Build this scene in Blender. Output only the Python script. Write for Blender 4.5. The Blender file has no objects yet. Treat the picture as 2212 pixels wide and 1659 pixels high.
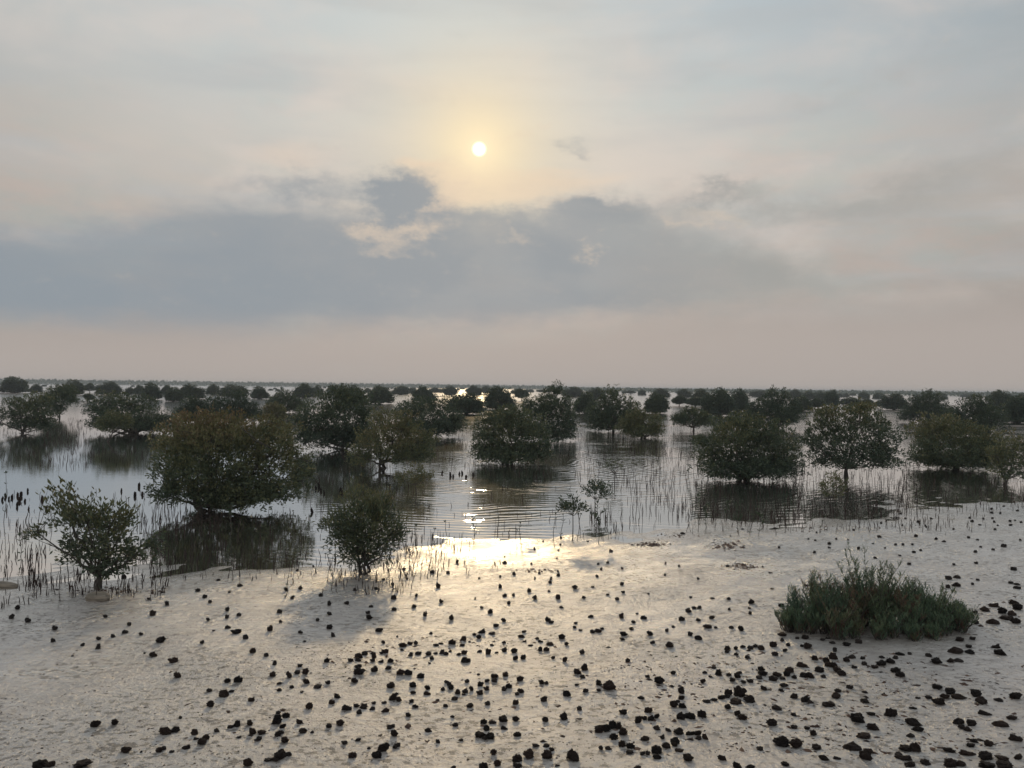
import bpy, math, random
import numpy as np
from mathutils import Matrix, Vector

C = bpy.context.scene
col = C.collection
PI = math.pi
rad = math.radians
# ------------------------------------------------------------------ camera
F = 1671.0; CX, CY = 1106.0, 829.5          # focal length and centre of a 2212 px wide view of the photo
CAMH = 2.8
PITCH = math.atan(7.0 / F); ROLL = rad(0.67)
Fw = np.array([0, math.cos(PITCH), math.sin(PITCH)])
R0 = np.array([1.0, 0, 0]); U0 = np.array([0, -math.sin(PITCH), math.cos(PITCH)])
Rt = math.cos(ROLL) * R0 + math.sin(ROLL) * U0
Up = -math.sin(ROLL) * R0 + math.cos(ROLL) * U0
cam = bpy.data.cameras.new('camera'); co = bpy.data.objects.new('camera', cam); col.objects.link(co)
cam.sensor_width = 36; cam.lens = F / 2212 * 36; cam.clip_start = 0.1; cam.clip_end = 20000
M = Matrix(((Rt[0], Up[0], -Fw[0], 0), (Rt[1], Up[1], -Fw[1], 0), (Rt[2], Up[2], -Fw[2], CAMH), (0, 0, 0, 1)))
co.matrix_world = M
C.camera = co


def ray(px, py):
    d = Fw + Rt * ((px - CX) / F) - Up * ((py - CY) / F)
    return d / np.linalg.norm(d)


def azel(px, py):
    d = ray(px, py)
    return math.degrees(math.atan2(d[0], d[1])), math.degrees(math.asin(d[2]))


# ------------------------------------------------------------------ world
SUN_AZ, SUN_EL = azel(1035, 322)
C.view_settings.view_transform = 'Standard'; C.view_settings.look = 'None'
C.view_settings.exposure = 0.0; C.view_settings.gamma = 1.0
W = bpy.data.worlds.new('World'); C.world = W; W.use_nodes = True
nt = W.node_tree; nt.nodes.clear()


class NB:
    def __init__(s, nt): s.nt = nt

    def n(s, t, **k):
        nd = s.nt.nodes.new(t)
        for a, b in k.items(): setattr(nd, a, b)
        return nd

    def put(s, sock, v):
        if isinstance(v, bpy.types.NodeSocket): s.nt.links.new(v, sock)
        else: sock.default_value = v

    def m(s, op, a, b=0.0, c=None):
        nd = s.n('ShaderNodeMath', operation=op)
        s.put(nd.inputs[0], a); s.put(nd.inputs[1], b)
        if c is not None: s.put(nd.inputs[2], c)
        return nd.outputs[0]

    def v(s, op, a, b=(0, 0, 0)):
        nd = s.n('ShaderNodeVectorMath', operation=op)
        s.put(nd.inputs[0], a); s.put(nd.inputs[1], b)
        return nd.outputs['Value'] if op in ('DOT_PRODUCT', 'LENGTH') else nd.outputs[0]

    def mix(s, f, a, b, mode='MIX'):
        nd = s.n('ShaderNodeMix', data_type='RGBA', blend_type=mode)
        s.put(nd.inputs[0], f)
        s.put(nd.inputs[6], a if isinstance(a, bpy.types.NodeSocket) else (*a, 1) if len(a) == 3 else a)
        s.put(nd.inputs[7], b if isinstance(b, bpy.types.NodeSocket) else (*b, 1) if len(b) == 3 else b)
        return nd.outputs[2]

    def noise(s, vec, scale, detail=4, rough=0.5, out=0, dist=0.0):
        nd = s.n('ShaderNodeTexNoise')
        s.put(nd.inputs['Vector'], vec); nd.inputs['Scale'].default_value = scale
        nd.inputs['Detail'].default_value = detail; nd.inputs['Roughness'].default_value = rough
        nd.inputs['Distortion'].default_value = dist
        return nd.outputs[out]

    def ramp(s, f, stops, smooth=True):
        nd = s.n('ShaderNodeValToRGB')
        if smooth: nd.color_ramp.interpolation = 'EASE'
        e = nd.color_ramp.elements
        while len(e) < len(stops): e.new(0.5)
        for i, (p, c) in enumerate(stops):
            e[i].position = p; e[i].color = (*c, 1)
        s.put(nd.inputs[0], f)
        return nd.outputs[0]

    def mr(s, v, a, b, c=0.0, d=1.0, kind='SMOOTHSTEP'):
        nd = s.n('ShaderNodeMapRange', interpolation_type=kind)
        s.put(nd.inputs[0], v)
        for i, x in enumerate((a, b, c, d)): nd.inputs[i + 1].default_value = x
        return nd.outputs[0]


def lin(r, g, b):
    f = lambda c: (c / 255 / 12.92) if c / 255 <= 0.04045 else ((c / 255 + 0.055) / 1.055) ** 2.4
    return (f(r), f(g), f(b))


B = NB(nt)
tc = B.n('ShaderNodeTexCoord').outputs['Generated']
D = B.v('NORMALIZE', tc)
sp = B.n('ShaderNodeSeparateXYZ'); nt.links.new(D, sp.inputs[0])
DEG = 180 / PI
AZ = B.m('MULTIPLY', B.m('ARCTAN2', sp.outputs[0], sp.outputs[1]), DEG)
EL = B.m('MULTIPLY', B.m('ARCSINE', sp.outputs[2]), DEG)
Dn = B.v('MULTIPLY', D, (1, 1, 2.6))
nC = B.noise(Dn, 3.2, 7, 0.55, out=1)
nF = B.noise(Dn, 11.0, 6, 0.6, out=1)
nG = B.noise(B.v('MULTIPLY', D, (1, 1, 1.8)), 38.0, 5, 0.62)
so = B.n('ShaderNodeSeparateXYZ'); nt.links.new(nC, so.inputs[0])
sf = B.n('ShaderNodeSeparateXYZ'); nt.links.new(nF, sf.inputs[0])
A2 = B.m('ADD', AZ, B.m('ADD', B.m('MULTIPLY', B.m('SUBTRACT', so.outputs[0], 0.5), 7.0), B.m('MULTIPLY', B.m('SUBTRACT', sf.outputs[0], 0.5), 3.5)))
E2 = B.m('ADD', EL, B.m('ADD', B.m('MULTIPLY', B.m('SUBTRACT', so.outputs[1], 0.5), 3.4), B.m('MULTIPLY', B.m('SUBTRACT', sf.outputs[1], 0.5), 2.0)))


nH = B.noise(B.v('MULTIPLY', D, (1, 1, 1.3)), 30.0, 6, 0.66, out=1)
sh = B.n('ShaderNodeSeparateXYZ'); nt.links.new(nH, sh.inputs[0])
A3 = B.m('ADD', AZ, B.m('ADD', B.m('MULTIPLY', B.m('SUBTRACT', sf.outputs[0], 0.5), 5.0), B.m('MULTIPLY', B.m('SUBTRACT', sh.outputs[0], 0.5), 3.2)))
E3 = B.m('ADD', EL, B.m('ADD', B.m('MULTIPLY', B.m('SUBTRACT', sf.outputs[1], 0.5), 3.5), B.m('MULTIPLY', B.m('SUBTRACT', sh.outputs[1], 0.5), 2.6)))


def blobs(lst, A=A2, E=E2):
    tot = None
    for (px, py, rx, ry, rot, amp) in lst:
        a, e = azel(px, py)
        ra, re = rx / 29.0, ry / 29.0
        da = B.m('SUBTRACT', A, a); de = B.m('SUBTRACT', E, e)
        c_, s_ = math.cos(rad(rot)), math.sin(rad(rot))
        u = B.m('DIVIDE', B.m('ADD', B.m('MULTIPLY', da, c_), B.m('MULTIPLY', de, s_)), ra)
        w = B.m('DIVIDE', B.m('SUBTRACT', B.m('MULTIPLY', de, c_), B.m('MULTIPLY', da, s_)), re)
        q = B.m('ADD', B.m('MULTIPLY', u, u), B.m('MULTIPLY', w, w))
        g = B.m('MULTIPLY', B.m('EXPONENT', B.m('MULTIPLY', q, -1.0)), amp)
        tot = g if tot is None else B.m('ADD', tot, g)
    return tot


sky = B.ramp(B.m('DIVIDE', EL, 60.0), [
    (0.0, lin(180, 170, 163)), (0.07, lin(174, 165, 159)), (0.15, lin(186, 177, 170)), (0.24, lin(205, 198, 190)),
    (0.36, lin(208, 206, 201)), (0.48, lin(196, 203, 205)), (1.0, lin(236, 240, 242))], smooth=False)
# thin veils of teal and pink
tint = B.mr(sf.outputs[2], 0.35, 0.65)
sky = B.mix(B.m('MULTIPLY', B.mr(so.outputs[2], 0.38, 0.62), 0.5), sky, B.mix(tint, lin(188, 196, 192), lin(208, 194, 186)))
hi = B.mr(EL, 14, 26)
sky = B.mix(B.m('MULTIPLY', hi, 0.75), sky, lin(198, 207, 209))
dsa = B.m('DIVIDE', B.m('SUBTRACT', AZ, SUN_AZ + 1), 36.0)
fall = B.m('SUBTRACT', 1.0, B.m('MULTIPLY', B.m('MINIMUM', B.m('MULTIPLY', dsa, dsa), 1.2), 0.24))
sky = B.mix(1.0, sky, B.n('ShaderNodeCombineColor').outputs[0], 'MIX') if False else sky
sky = B.mix(B.m('MULTIPLY', B.m('MULTIPLY', B.mr(B.m('ADD', EL, B.m('MULTIPLY', AZ, .35)), 22, 38), .7), 1.0), sky, lin(176, 188, 197))
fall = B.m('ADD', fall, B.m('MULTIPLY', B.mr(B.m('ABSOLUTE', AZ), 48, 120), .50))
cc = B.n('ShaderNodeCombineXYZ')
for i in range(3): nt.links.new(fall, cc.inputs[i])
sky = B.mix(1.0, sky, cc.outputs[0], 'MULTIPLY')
# halo round the sun
sdir = (math.sin(rad(SUN_AZ)) * math.cos(rad(SUN_EL)), math.cos(rad(SUN_AZ)) * math.cos(rad(SUN_EL)), math.sin(rad(SUN_EL)))
ang = B.m('MULTIPLY', B.m('ARCCOSINE', B.m('MINIMUM', B.v('DOT_PRODUCT', D, sdir), 1.0)), DEG)


def gl(r, p=2.0): return B.m('EXPONENT', B.m('MULTIPLY', B.m('POWER', B.m('DIVIDE', ang, r), p), -1.0))


stre = B.noise(B.v('MULTIPLY', D, (1, 1, 7.0)), 3.4, 4, 0.5, dist=.3)
mot = B.noise(B.v('MULTIPLY', D, (1, 1, 2.2)), 5.5, 5, 0.5, dist=.3)
band = B.mr(EL, 3.5, 8)
sky = B.mix(B.m('MULTIPLY', B.m('MULTIPLY', B.mr(stre, .40, .72), band), .55), sky, lin(180, 184, 186))
sky = B.mix(B.m('MULTIPLY', B.m('MULTIPLY', B.mr(mot, .42, .76), band), .50), sky, lin(222, 209, 200))
sky = B.mix(B.m('MULTIPLY', gl(9.0), 0.46), sky, lin(226, 219, 205))
sky = B.mix(B.m('MULTIPLY', gl(4.4, 1.3), 0.88), sky, lin(250, 228, 184))
# warm lit cloud rims, then the blue-grey cloud bank
rim = blobs([(830, 500, 120, 36, 0, .8), (960, 420, 70, 40, -20, .8), (1010, 385, 110, 40, 0, .6), (1100, 500, 60, 36, 0, .5), (1200, 400, 170, 26, 6, .7),
             (1270, 530, 30, 22, 0, .5), (640, 330, 150, 40, 8, .45), (1540, 470, 90, 14, -12, .5), (900, 345, 60, 16, 0, .5)])
sky = B.mix(B.m('MULTIPLY', B.mr(rim, 0.2, 0.8), 0.55), sky, lin(232, 208, 182))
bank = B.m('ADD', blobs([(40, 620, 330, 80, -2, 1.1), (420, 580, 300, 90, 3, 1.1), (660, 560, 260, 100, 3, 1.1), (900, 610, 300, 85, 0, 1.15), (1140, 600, 260, 85, 0, 1.1),
              (1360, 580, 230, 70, -6, .85), (1560, 600, 200, 60, -8, .5), (1800, 465, 230, 36, 0, .5), (2060, 380, 200, 44, 8, .45), (1750, 640, 220, 60, -6, .35), (2150, 620, 150, 120, 0, .25)]),
              blobs([(862, 410, 66, 46, 0, 1.15), (905, 460, 70, 40, 0, .6), (1010, 480, 70, 34, 0, .6), (1100, 500, 90, 40, 0, .45), (1280, 455, 150, 34, 0, .9), (1340, 510, 150, 40, 0, .5),
              (660, 395, 100, 28, 0, .5), (1570, 415, 80, 26, 0, .65), (1250, 312, 34, 14, 0, .35), (1880, 180, 160, 30, 12, .25)], A3, E3))
bm_ = B.mr(B.m('ADD', bank, B.m('ADD', B.m('MULTIPLY', B.m('SUBTRACT', nG, 0.5), 0.5), B.m('MULTIPLY', B.m('SUBTRACT', sf.outputs[0], 0.5), 0.6))), 0.00, 1.02)
bc = B.mix(B.mr(AZ, 0, 22), lin(144, 153, 161), lin(161, 161, 158))
sky = B.mix(B.m('MULTIPLY', bm_, B.m('ADD', .80, B.m('MULTIPLY', B.mr(mot, .35, .6), .18))), sky, bc)
rim2 = blobs([(800, 505, 60, 18, 0, .9), (905, 500, 60, 20, 15, .9), (950, 440, 50, 16, 40, .8), (1010, 400, 40, 20, 30, .8), (1115, 500, 40, 14, 0, .5), (1268, 528, 24, 20, 0, .7), (870, 540, 50, 14, 0, .5), (930, 350, 50, 14, -20, .8), (1000, 345, 40, 30, 0, .5), (1120, 300, 90, 16, 15, .5), (1190, 430, 120, 14, 4, .5), (1500, 475, 90, 14, -12, .55)], A3, E3)
sky = B.mix(B.m('MULTIPLY', B.mr(B.m('ADD', rim2, B.m('MULTIPLY', B.m('SUBTRACT', nG, 0.5), 1.3)), 0.05, 1.25), 0.62), sky, lin(226, 206, 184))
# the thick haze belt low over the sea
sky = B.mix(B.m('MULTIPLY', B.mr(B.m('ADD', EL, B.m('MULTIPLY', AZ, -0.035)), 6.4, 2.4), 0.92), sky, lin(177, 168, 162))
ns = B.n('ShaderNodeTexSky', sky_type='NISHITA', sun_disc=False, sun_elevation=rad(SUN_EL), sun_rotation=rad(SUN_AZ), dust_density=5.0, air_density=2.0)
nsk = B.v('SCALE', ns.outputs[0]); nsk.node.inputs['Scale'].default_value = 0.05
sky = B.mix(0.015, sky, nsk)
# the hazy disc itself
disc = B.mr(ang, 0.60, 0.05)
glow = B.m('MULTIPLY', gl(1.25, 1.1), 1.0)
sky = B.mix(B.m('MINIMUM', glow, 1.0), sky, (1.15, 0.95, 0.62))
sky = B.mix(disc, sky, (3.5, 3.2, 2.4))
sky = B.mix(B.mr(EL, -0.3, -4), sky, lin(120, 116, 110))
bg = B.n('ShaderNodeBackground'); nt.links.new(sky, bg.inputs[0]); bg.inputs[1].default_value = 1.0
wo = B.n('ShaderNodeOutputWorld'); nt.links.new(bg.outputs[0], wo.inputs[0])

# ------------------------------------------------------------------ sun
sl = bpy.data.lights.new('sun', 'SUN'); sl.energy = 0.6; sl.angle = rad(1.6); sl.color = (1.0, 0.74, 0.42)
slo = bpy.data.objects.new('sun', sl); col.objects.link(slo)
slo.rotation_euler = Vector(sdir).to_track_quat('Z', 'Y').to_euler()

# ------------------------------------------------------------------ ground shape
SHORE_P = [(-500, 1300), (0, 1264), (180, 1260), (330, 1238), (480, 1226), (620, 1214), (740, 1206), (830, 1196), (920, 1186), (1130, 1171), (1235, 1160),
           (1330, 1157), (1400, 1150), (1500, 1141), (1600, 1136), (1720, 1128), (1800, 1121), (1880, 1114), (2000, 1098), (2110, 1092), (2212, 1086), (2700, 1060)]


def hit(px, py, z=0.0):
    d = ray(px, py); t = (z - CAMH) / d[2]
    return np.array([d[0] * t, d[1] * t])


_sh = np.array([hit(*p) for p in SHORE_P])
_sx = np.concatenate([[-60], _sh[:, 0], [60]]); _sy = np.concatenate([[_sh[0, 1] - 2], _sh[:, 1], [_sh[-1, 1] + 14]])
_g = np.random.default_rng(5)
_w = [(_g.uniform(-1, 1, 2) * f, _g.uniform(0, 6.28), a) for f, a in [(1.2, .012), (2.1, .010), (3.7, .007), (6, .005), (9, .004), (14, .003), (20, .0025)] for _ in range(3)]


def gh(x, y):
    x = np.asarray(x, float); y = np.asarray(y, float)
    ys = np.interp(x, _sx, _sy)
    d = ys - y                                  # >0 = land side
    n = sum(a * np.sin(k[0] * x + k[1] * y + ph) for k, ph, a in _w)
    n = n * np.clip(1.6 - np.abs(d) / 30, 0.0, 1)
    z = np.where(d > 0, 0.021 * d + n * 0.55, np.maximum(0.02 * d, -0.5) + n * 0.7)
    bank = np.clip((4.3 - y) / 4.0, 0, 1)
    z = np.where(y > -40, z, 0.8)
    z = np.minimum(z, 0.6) + np.where(y < 4.3, 1.0 * bank * bank * (3 - 2 * bank), 0)
    return z


def ground_at(px, py):
    z = 0.0
    for _ in range(8):
        p = hit(px, py, z); z = float(max(gh(p[0], p[1]), -0.0))
    return p[0], p[1], z


# ------------------------------------------------------------------ mesh helpers
def mesh(name, V, Fc, mat, smooth=False, tone=None):
    me = bpy.data.meshes.new(name)
    V = np.asarray(V, np.float32); Fc = np.asarray(Fc, np.int32)
    k = Fc.shape[1]
    me.vertices.add(len(V)); me.vertices.foreach_set('co', V.ravel())
    me.loops.add(Fc.size); me.loops.foreach_set('vertex_index', Fc.ravel())
    me.polygons.add(len(Fc)); me.polygons.foreach_set('loop_start', np.arange(0, Fc.size, k, dtype=np.int32))
    me.polygons.foreach_set('loop_total', np.full(len(Fc), k, np.int32))
    if smooth: me.polygons.foreach_set('use_smooth', np.ones(len(Fc), bool))
    me.update(calc_edges=True)
    if tone is not None:
        at = me.attributes.new('tone', 'FLOAT', 'POINT'); at.data.foreach_set('value', np.asarray(tone, np.float32))
    me.materials.append(mat)
    return me


def obj(name, me, parent=None, loc=None):
    o = bpy.data.objects.new(name, me); col.objects.link(o)
    if parent: o.parent = parent
    if loc is not None: o.location = loc
    return o


def tag(o, label=None, cat=None, group=None, kind=None):
    if label: o['label'] = label
    if cat: o['category'] = cat
    if group: o['group'] = group
    if kind: o['kind'] = kind
    return o


def tube(pts, rads, sides=6):
    pts = np.asarray(pts, float); n = len(pts)
    V = []; ref = np.array([0.31, 0.17, 0.93])
    for i in range(n):
        t = pts[min(i + 1, n - 1)] - pts[max(i - 1, 0)]; t /= (np.linalg.norm(t) + 1e-9)
        a = np.cross(t, ref if abs(t @ ref) < 0.95 else np.array([1.0, 0, 0])); a /= np.linalg.norm(a); b = np.cross(t, a)
        th = np.arange(sides) * 2 * PI / sides
        V.append(pts[i] + rads[i] * (np.cos(th)[:, None] * a + np.sin(th)[:, None] * b))
    V.append(pts[-1:] + (pts[-1] - pts[-2]) * 0.02); V = np.concatenate(V)
    Q = []
    for i in range(n - 1):
        for j in range(sides):
            k = (j + 1) % sides
            Q.append((i * sides + j, i * sides + k, (i + 1) * sides + k, (i + 1) * sides + j))
    tip = n * sides
    for j in range(0, sides, 2):
        Q.append(((n - 1) * sides + j, (n - 1) * sides + (j + 1) % sides, (n - 1) * sides + (j + 2) % sides, tip))
    return V, np.array(Q)


class Acc:
    def __init__(s): s.V = []; s.Q = []; s.T = []; s.n = 0

    def add(s, V, Q, tone=None):
        s.V.append(V); s.Q.append(np.asarray(Q) + s.n); s.n += len(V)
        s.T.append(np.zeros(len(V)) if tone is None else np.broadcast_to(tone, (len(V),)))

    def mesh(s, name, mat, smooth=False):
        return mesh(name, np.concatenate(s.V), np.concatenate(s.Q), mat, smooth, np.concatenate(s.T))


def leaves(P, Dr, L, Wd, rng, tone):
    """diamond leaves: base P, direction Dr, length L, width Wd"""
    n = len(P); Dr = Dr / np.linalg.norm(Dr, axis=1, keepdims=True)
    r = rng.normal(size=(n, 3)); a = np.cross(Dr, r); a /= np.linalg.norm(a, axis=1, keepdims=True)
    L = np.broadcast_to(L, (n,))[:, None]; Wd = np.broadcast_to(Wd, (n,))[:, None]
    nn = np.cross(Dr, a)
    V = np.stack([P, P + Dr * L * .5 + a * Wd * .5 + nn * Wd * .12, P + Dr * L, P + Dr * L * .5 - a * Wd * .5 + nn * Wd * .12], 1).reshape(-1, 3)
    Q = np.arange(n * 4).reshape(n, 4)
    return V, Q, np.repeat(tone, 4)


def unit(rng, n):
    d = rng.normal(size=(n, 3)); return d / np.linalg.norm(d, axis=1, keepdims=True)


# ------------------------------------------------------------------ materials
def mat(name):
    m = bpy.data.materials.new(name); m.use_nodes = True
    b = NB(m.node_tree); p = m.node_tree.nodes['Principled BSDF']
    return m, b, p


def leaf_mat(name, stops, transl=0.25):
    m, b, p = mat(name)
    at = b.n('ShaderNodeAttribute', attribute_name='tone')
    oi = b.n('ShaderNodeObjectInfo').outputs['Random']
    geo = b.n('ShaderNodeNewGeometry').outputs['Random Per Island']
    t = b.m('ADD', at.outputs['Fac'], b.m('MULTIPLY', b.m('SUBTRACT', geo, 0.5), 0.30))
    t = b.m('ADD', t, b.m('MULTIPLY', b.m('SUBTRACT', oi, 0.5), 0.10))
    c = b.ramp(t, stops, smooth=False)
    b.put(p.inputs['Base Color'], c); p.inputs['Roughness'].default_value = 0.5
    p.inputs['Specular IOR Level'].default_value = 0.35
    tr = b.n('ShaderNodeBsdfTranslucent'); b.put(tr.inputs[0], c)
    mx = b.n('ShaderNodeMixShader'); mx.inputs[0].default_value = transl
    m.node_tree.links.new(p.outputs[0], mx.inputs[1]); m.node_tree.links.new(tr.outputs[0], mx.inputs[2])
    out = m.node_tree.nodes['Material Output']; m.node_tree.links.new(mx.outputs[0], out.inputs[0])
    return m


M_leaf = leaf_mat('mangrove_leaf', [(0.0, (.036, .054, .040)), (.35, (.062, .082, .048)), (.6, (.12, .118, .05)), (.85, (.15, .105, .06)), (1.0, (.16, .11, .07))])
M_shrub = leaf_mat('succulent_stem', [(0.0, (.045, .075, .060)), (.35, (.075, .125, .08)), (.6, (.12, .15, .075)), (.8, (.13, .065, .05)), (1.0, (.09, .035, .03))], 0.15)
M_bark, b, p = mat('bark')
b.put(p.inputs['Base Color'], b.ramp(b.noise(b.n('ShaderNodeTexCoord').outputs['Object'], 9, 5), [(.3, (.028, .024, .021)), (.7, (.075, .062, .052))]))
p.inputs['Roughness'].default_value = 0.85
M_root, b, p = mat('root_bark')
b.put(p.inputs['Base Color'], b.ramp(b.noise(b.n('ShaderNodeTexCoord').outputs['Object'], 14, 3), [(.3, (.022, .015, .013)), (.7, (.05, .034, .03))]))
p.inputs['Roughness'].default_value = 0.6
M_rock, b, p = mat('dark_stone')
tcg = b.n('ShaderNodeTexCoord').outputs['Object']
rr = b.n('ShaderNodeObjectInfo').outputs['Random']
n1 = b.noise(tcg, 5, 6, .65)
cA = b.ramp(n1, [(.3, (.010, .009, .009)), (.55, (.022, .018, .017)), (.8, (.055, .042, .034))])
b.put(p.inputs['Base Color'], b.mix(b.m('MULTIPLY', b.m('POWER', rr, 1.6), .75), cA, (.060, .038, .030)))
p.inputs['Roughness'].default_value = 0.62
bp = b.n('ShaderNodeBump'); bp.inputs['Strength'].default_value = .8; bp.inputs['Distance'].default_value = .08
b.put(bp.inputs['Height'], b.noise(tcg, 11, 5, .7)); b.put(p.inputs['Normal'], bp.outputs[0])
M_frag, b, p = mat('wrack_fragment')
b.put(p.inputs['Base Color'], b.ramp(b.n('ShaderNodeNewGeometry').outputs['Random Per Island'], [(0, (.022, .016, .014)), (.6, (.06, .035, .028)), (1, (.12, .075, .055))]))
p.inputs['Roughness'].default_value = 0.7
M_speck, b, p = mat('mud_crumb')
b.put(p.inputs['Base Color'], b.ramp(b.n('ShaderNodeNewGeometry').outputs['Random Per Island'], [(0, (.03, .022, .019)), (.6, (.075, .056, .046)), (1, (.17, .14, .12))]))
p.inputs['Roughness'].default_value = .75
M_log, b, p = mat('driftwood')
b.put(p.inputs['Base Color'], b.ramp(b.noise(b.v('MULTIPLY', b.n('ShaderNodeTexCoord').outputs['Object'], (1, 8, 8)), 6, 5), [(.3, (.10, .085, .065)), (.7, (.22, .18, .14))]))
p.inputs['Roughness'].default_value = 0.6
M_shell, b, p = mat('pale_shell'); p.inputs['Base Color'].default_value = (.6, .56, .5, 1); p.inputs['Roughness'].default_value = .4

def film(m, b, p, normal, rough, fac0, k, colour=(1, 1, 1), wetf=None):
    """a smooth water film over the base: mirrors more the flatter one looks at it"""
    lw = b.n('ShaderNodeLayerWeight'); lw.inputs[0].default_value = .5
    cosv = b.m('SUBTRACT', 1.0, lw.outputs['Facing'])
    f = b.m('MULTIPLY', b.m('EXPONENT', b.m('MULTIPLY', cosv, -k)), fac0)
    if wetf is not None: f = b.m('MULTIPLY', f, wetf)
    g_ = b.n('ShaderNodeBsdfGlossy'); b.put(g_.inputs['Color'], (*colour, 1)); b.put(g_.inputs['Roughness'], rough); b.put(g_.inputs['Normal'], normal)
    mx = b.n('ShaderNodeMixShader'); b.put(mx.inputs[0], f)
    m.node_tree.links.new(p.outputs[0], mx.inputs[1]); m.node_tree.links.new(g_.outputs[0], mx.inputs[2])
    m.node_tree.links.new(mx.outputs[0], m.node_tree.nodes['Material Output'].inputs[0])


# mud
M_mud, b, p = mat('wet_mud')
pos = b.n('ShaderNodeNewGeometry').outputs['Position']
sx = b.n('ShaderNodeSeparateXYZ'); b.put(sx.inputs[0], pos)
big = b.noise(pos, .55, 4, .55); mid = b.noise(b.v('MULTIPLY', pos, (1, 1.8, 1)), 5, 5, .6)
fine = b.noise(pos, 20, 5, .68)
cm = b.ramp(mid, [(.22, (.16, .13, .112)), (.45, (.275, .236, .208)), (.56, (.34, .298, .264)), (.78, (.42, .375, .335))])
cm = b.mix(b.mr(big, .44, .60, 0, .6), cm, (.25, .235, .215))
spk = b.m('MULTIPLY', b.mr(b.noise(b.v('MULTIPLY', pos, (.8, 1.0, 1)), 17, 4, .62), .53, .59), b.mr(b.noise(pos, 1.1, 3), .40, .55, .25, 1))
cm = b.mix(b.m('MULTIPLY', spk, .8), cm, (.07, .055, .045))
b.put(p.inputs['Base Color'], cm)
wet = b.mr(sx.outputs[2], .20, .02)
p.inputs['Roughness'].default_value = .6; p.inputs['IOR'].default_value = 1.4
bp = b.n('ShaderNodeBump'); bp.inputs['Strength'].default_value = 1; bp.inputs['Distance'].default_value = .02
b.put(bp.inputs['Height'], b.m('ADD', fine, b.m('MULTIPLY', mid, 1.4)))
b.put(p.inputs['Normal'], bp.outputs[0])
bp2 = b.n('ShaderNodeBump'); bp2.inputs['Strength'].default_value = 1; bp2.inputs['Distance'].default_value = .030
b.put(bp2.inputs['Height'], b.m('ADD', fine, b.m('MULTIPLY', mid, .6))); b.put(bp2.inputs['Distance'], b.mr(sx.outputs[2], .0, .05, .003, .024, 'LINEAR'))
wf = b.m('MULTIPLY', b.m('ADD', .80, b.m('MULTIPLY', wet, .10)), b.mr(b.noise(pos, 1.3, 4, .6), .30, .62, .75, 1.0))
film(M_mud, b, p, bp2.outputs[0], b.mr(sx.outputs[2], .0, .05, .25, .265, 'LINEAR'), 1.1, 2.7, (1, 1, 1), b.m('MULTIPLY', wf, b.m('SUBTRACT', 1.0, b.m('MULTIPLY', spk, .6))))

# water
M_water, b, p = mat('sea_water')
pos = b.n('ShaderNodeNewGeometry').outputs['Position']
sx = b.n('ShaderNodeSeparateXYZ'); b.put(sx.inputs[0], pos)
shal = b.mr(sx.outputs[1], 22, 14)
b.put(p.inputs['Base Color'], b.mix(shal, (.045, .055, .048), (.10, .082, .065)))
p.inputs['Roughness'].default_value = .5; p.inputs['IOR'].default_value = 1.2
wrough = b.mr(b.v('LENGTH', pos), 16, 160, .03, .15, 'LINEAR')
p.inputs['Specular IOR Level'].default_value = 0.5
dist = b.v('LENGTH', pos)
# ripples: curved small waves, stronger on the middle and right, nearly none on the left
cpos = b.v('ADD', pos, (1.0, -30.0, 0))
wob = b.noise(pos, .35, 3, .5, out=1)
pw = b.v('ADD', cpos, b.v('MULTIPLY', b.v('SUBTRACT', wob, (.5, .5, .5)), (2.2, 2.2, 0)))
wv = b.n('ShaderNodeTexWave', wave_type='RINGS', rings_direction='SPHERICAL', wave_profile='SIN')
b.put(wv.inputs['Vector'], pw); wv.inputs['Scale'].default_value = .95; wv.inputs['Distortion'].default_value = 4.5; wv.inputs['Detail'].default_value = 2; wv.inputs['Detail Scale'].default_value = .7
msk = b.m('MULTIPLY', b.mr(b.m('ADD', sx.outputs[0], b.m('MULTIPLY', b.noise(pos, .3, 2), 3.0)), -4.0, 0.5), b.mr(b.noise(pos, .22, 3),   .36, .56, .25, 1))
msk = b.m('MULTIPLY', msk, b.mr(sx.outputs[1], 13.5, 24, .42, 1.0, 'LINEAR'))
sml = b.noise(b.v('MULTIPLY', pos, (.7, 2.2, 1)), 2.6, 3, .55)
hgt = b.m('ADD', b.m('MULTIPLY', wv.outputs['Fac'], b.m('MULTIPLY', msk, .55)), b.m('MULTIPLY', sml, b.m('ADD', .16, b.m('MULTIPLY', msk, .35))))
bp = b.n('ShaderNodeBump'); bp.inputs['Strength'].default_value = 1.0; bp.inputs['Distance'].default_value = .011
b.put(bp.inputs['Height'], hgt); film(M_water, b, p, bp.outputs[0], wrough, 1.0, .5)

for m_ in (M_frag, M_speck, M_rock, M_root): m_.node_tree.nodes['Principled BSDF'].inputs['Specular IOR Level'].default_value = .12

# ------------------------------------------------------------------ ground and water
def axis(dense0, dense1, step, far):
    a = list(np.arange(dense0, dense1, step)); s = step; v = dense1
    while v < far: a.append(v); s *= 1.22; v += s
    a.append(far); s = step; v = dense0 - step
    while v > -far: a.insert(0, v); s *= 1.22; v -= s
    a.insert(0, -far); return np.array(a)


def grid(name, xs, ys, zf, m, smooth=True):
    X, Y = np.meshgrid(xs, ys); Z = zf(X, Y)
    V = np.stack([X, Y, Z], -1).reshape(-1, 3); nx, ny = len(xs), len(ys)
    i = np.arange(ny - 1)[:, None] * nx + np.arange(nx - 1)[None, :]
    Q = np.stack([i, i + 1, i + 1 + nx, i + nx], -1).reshape(-1, 4)
    return mesh(name, V, Q, m, smooth)


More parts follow.
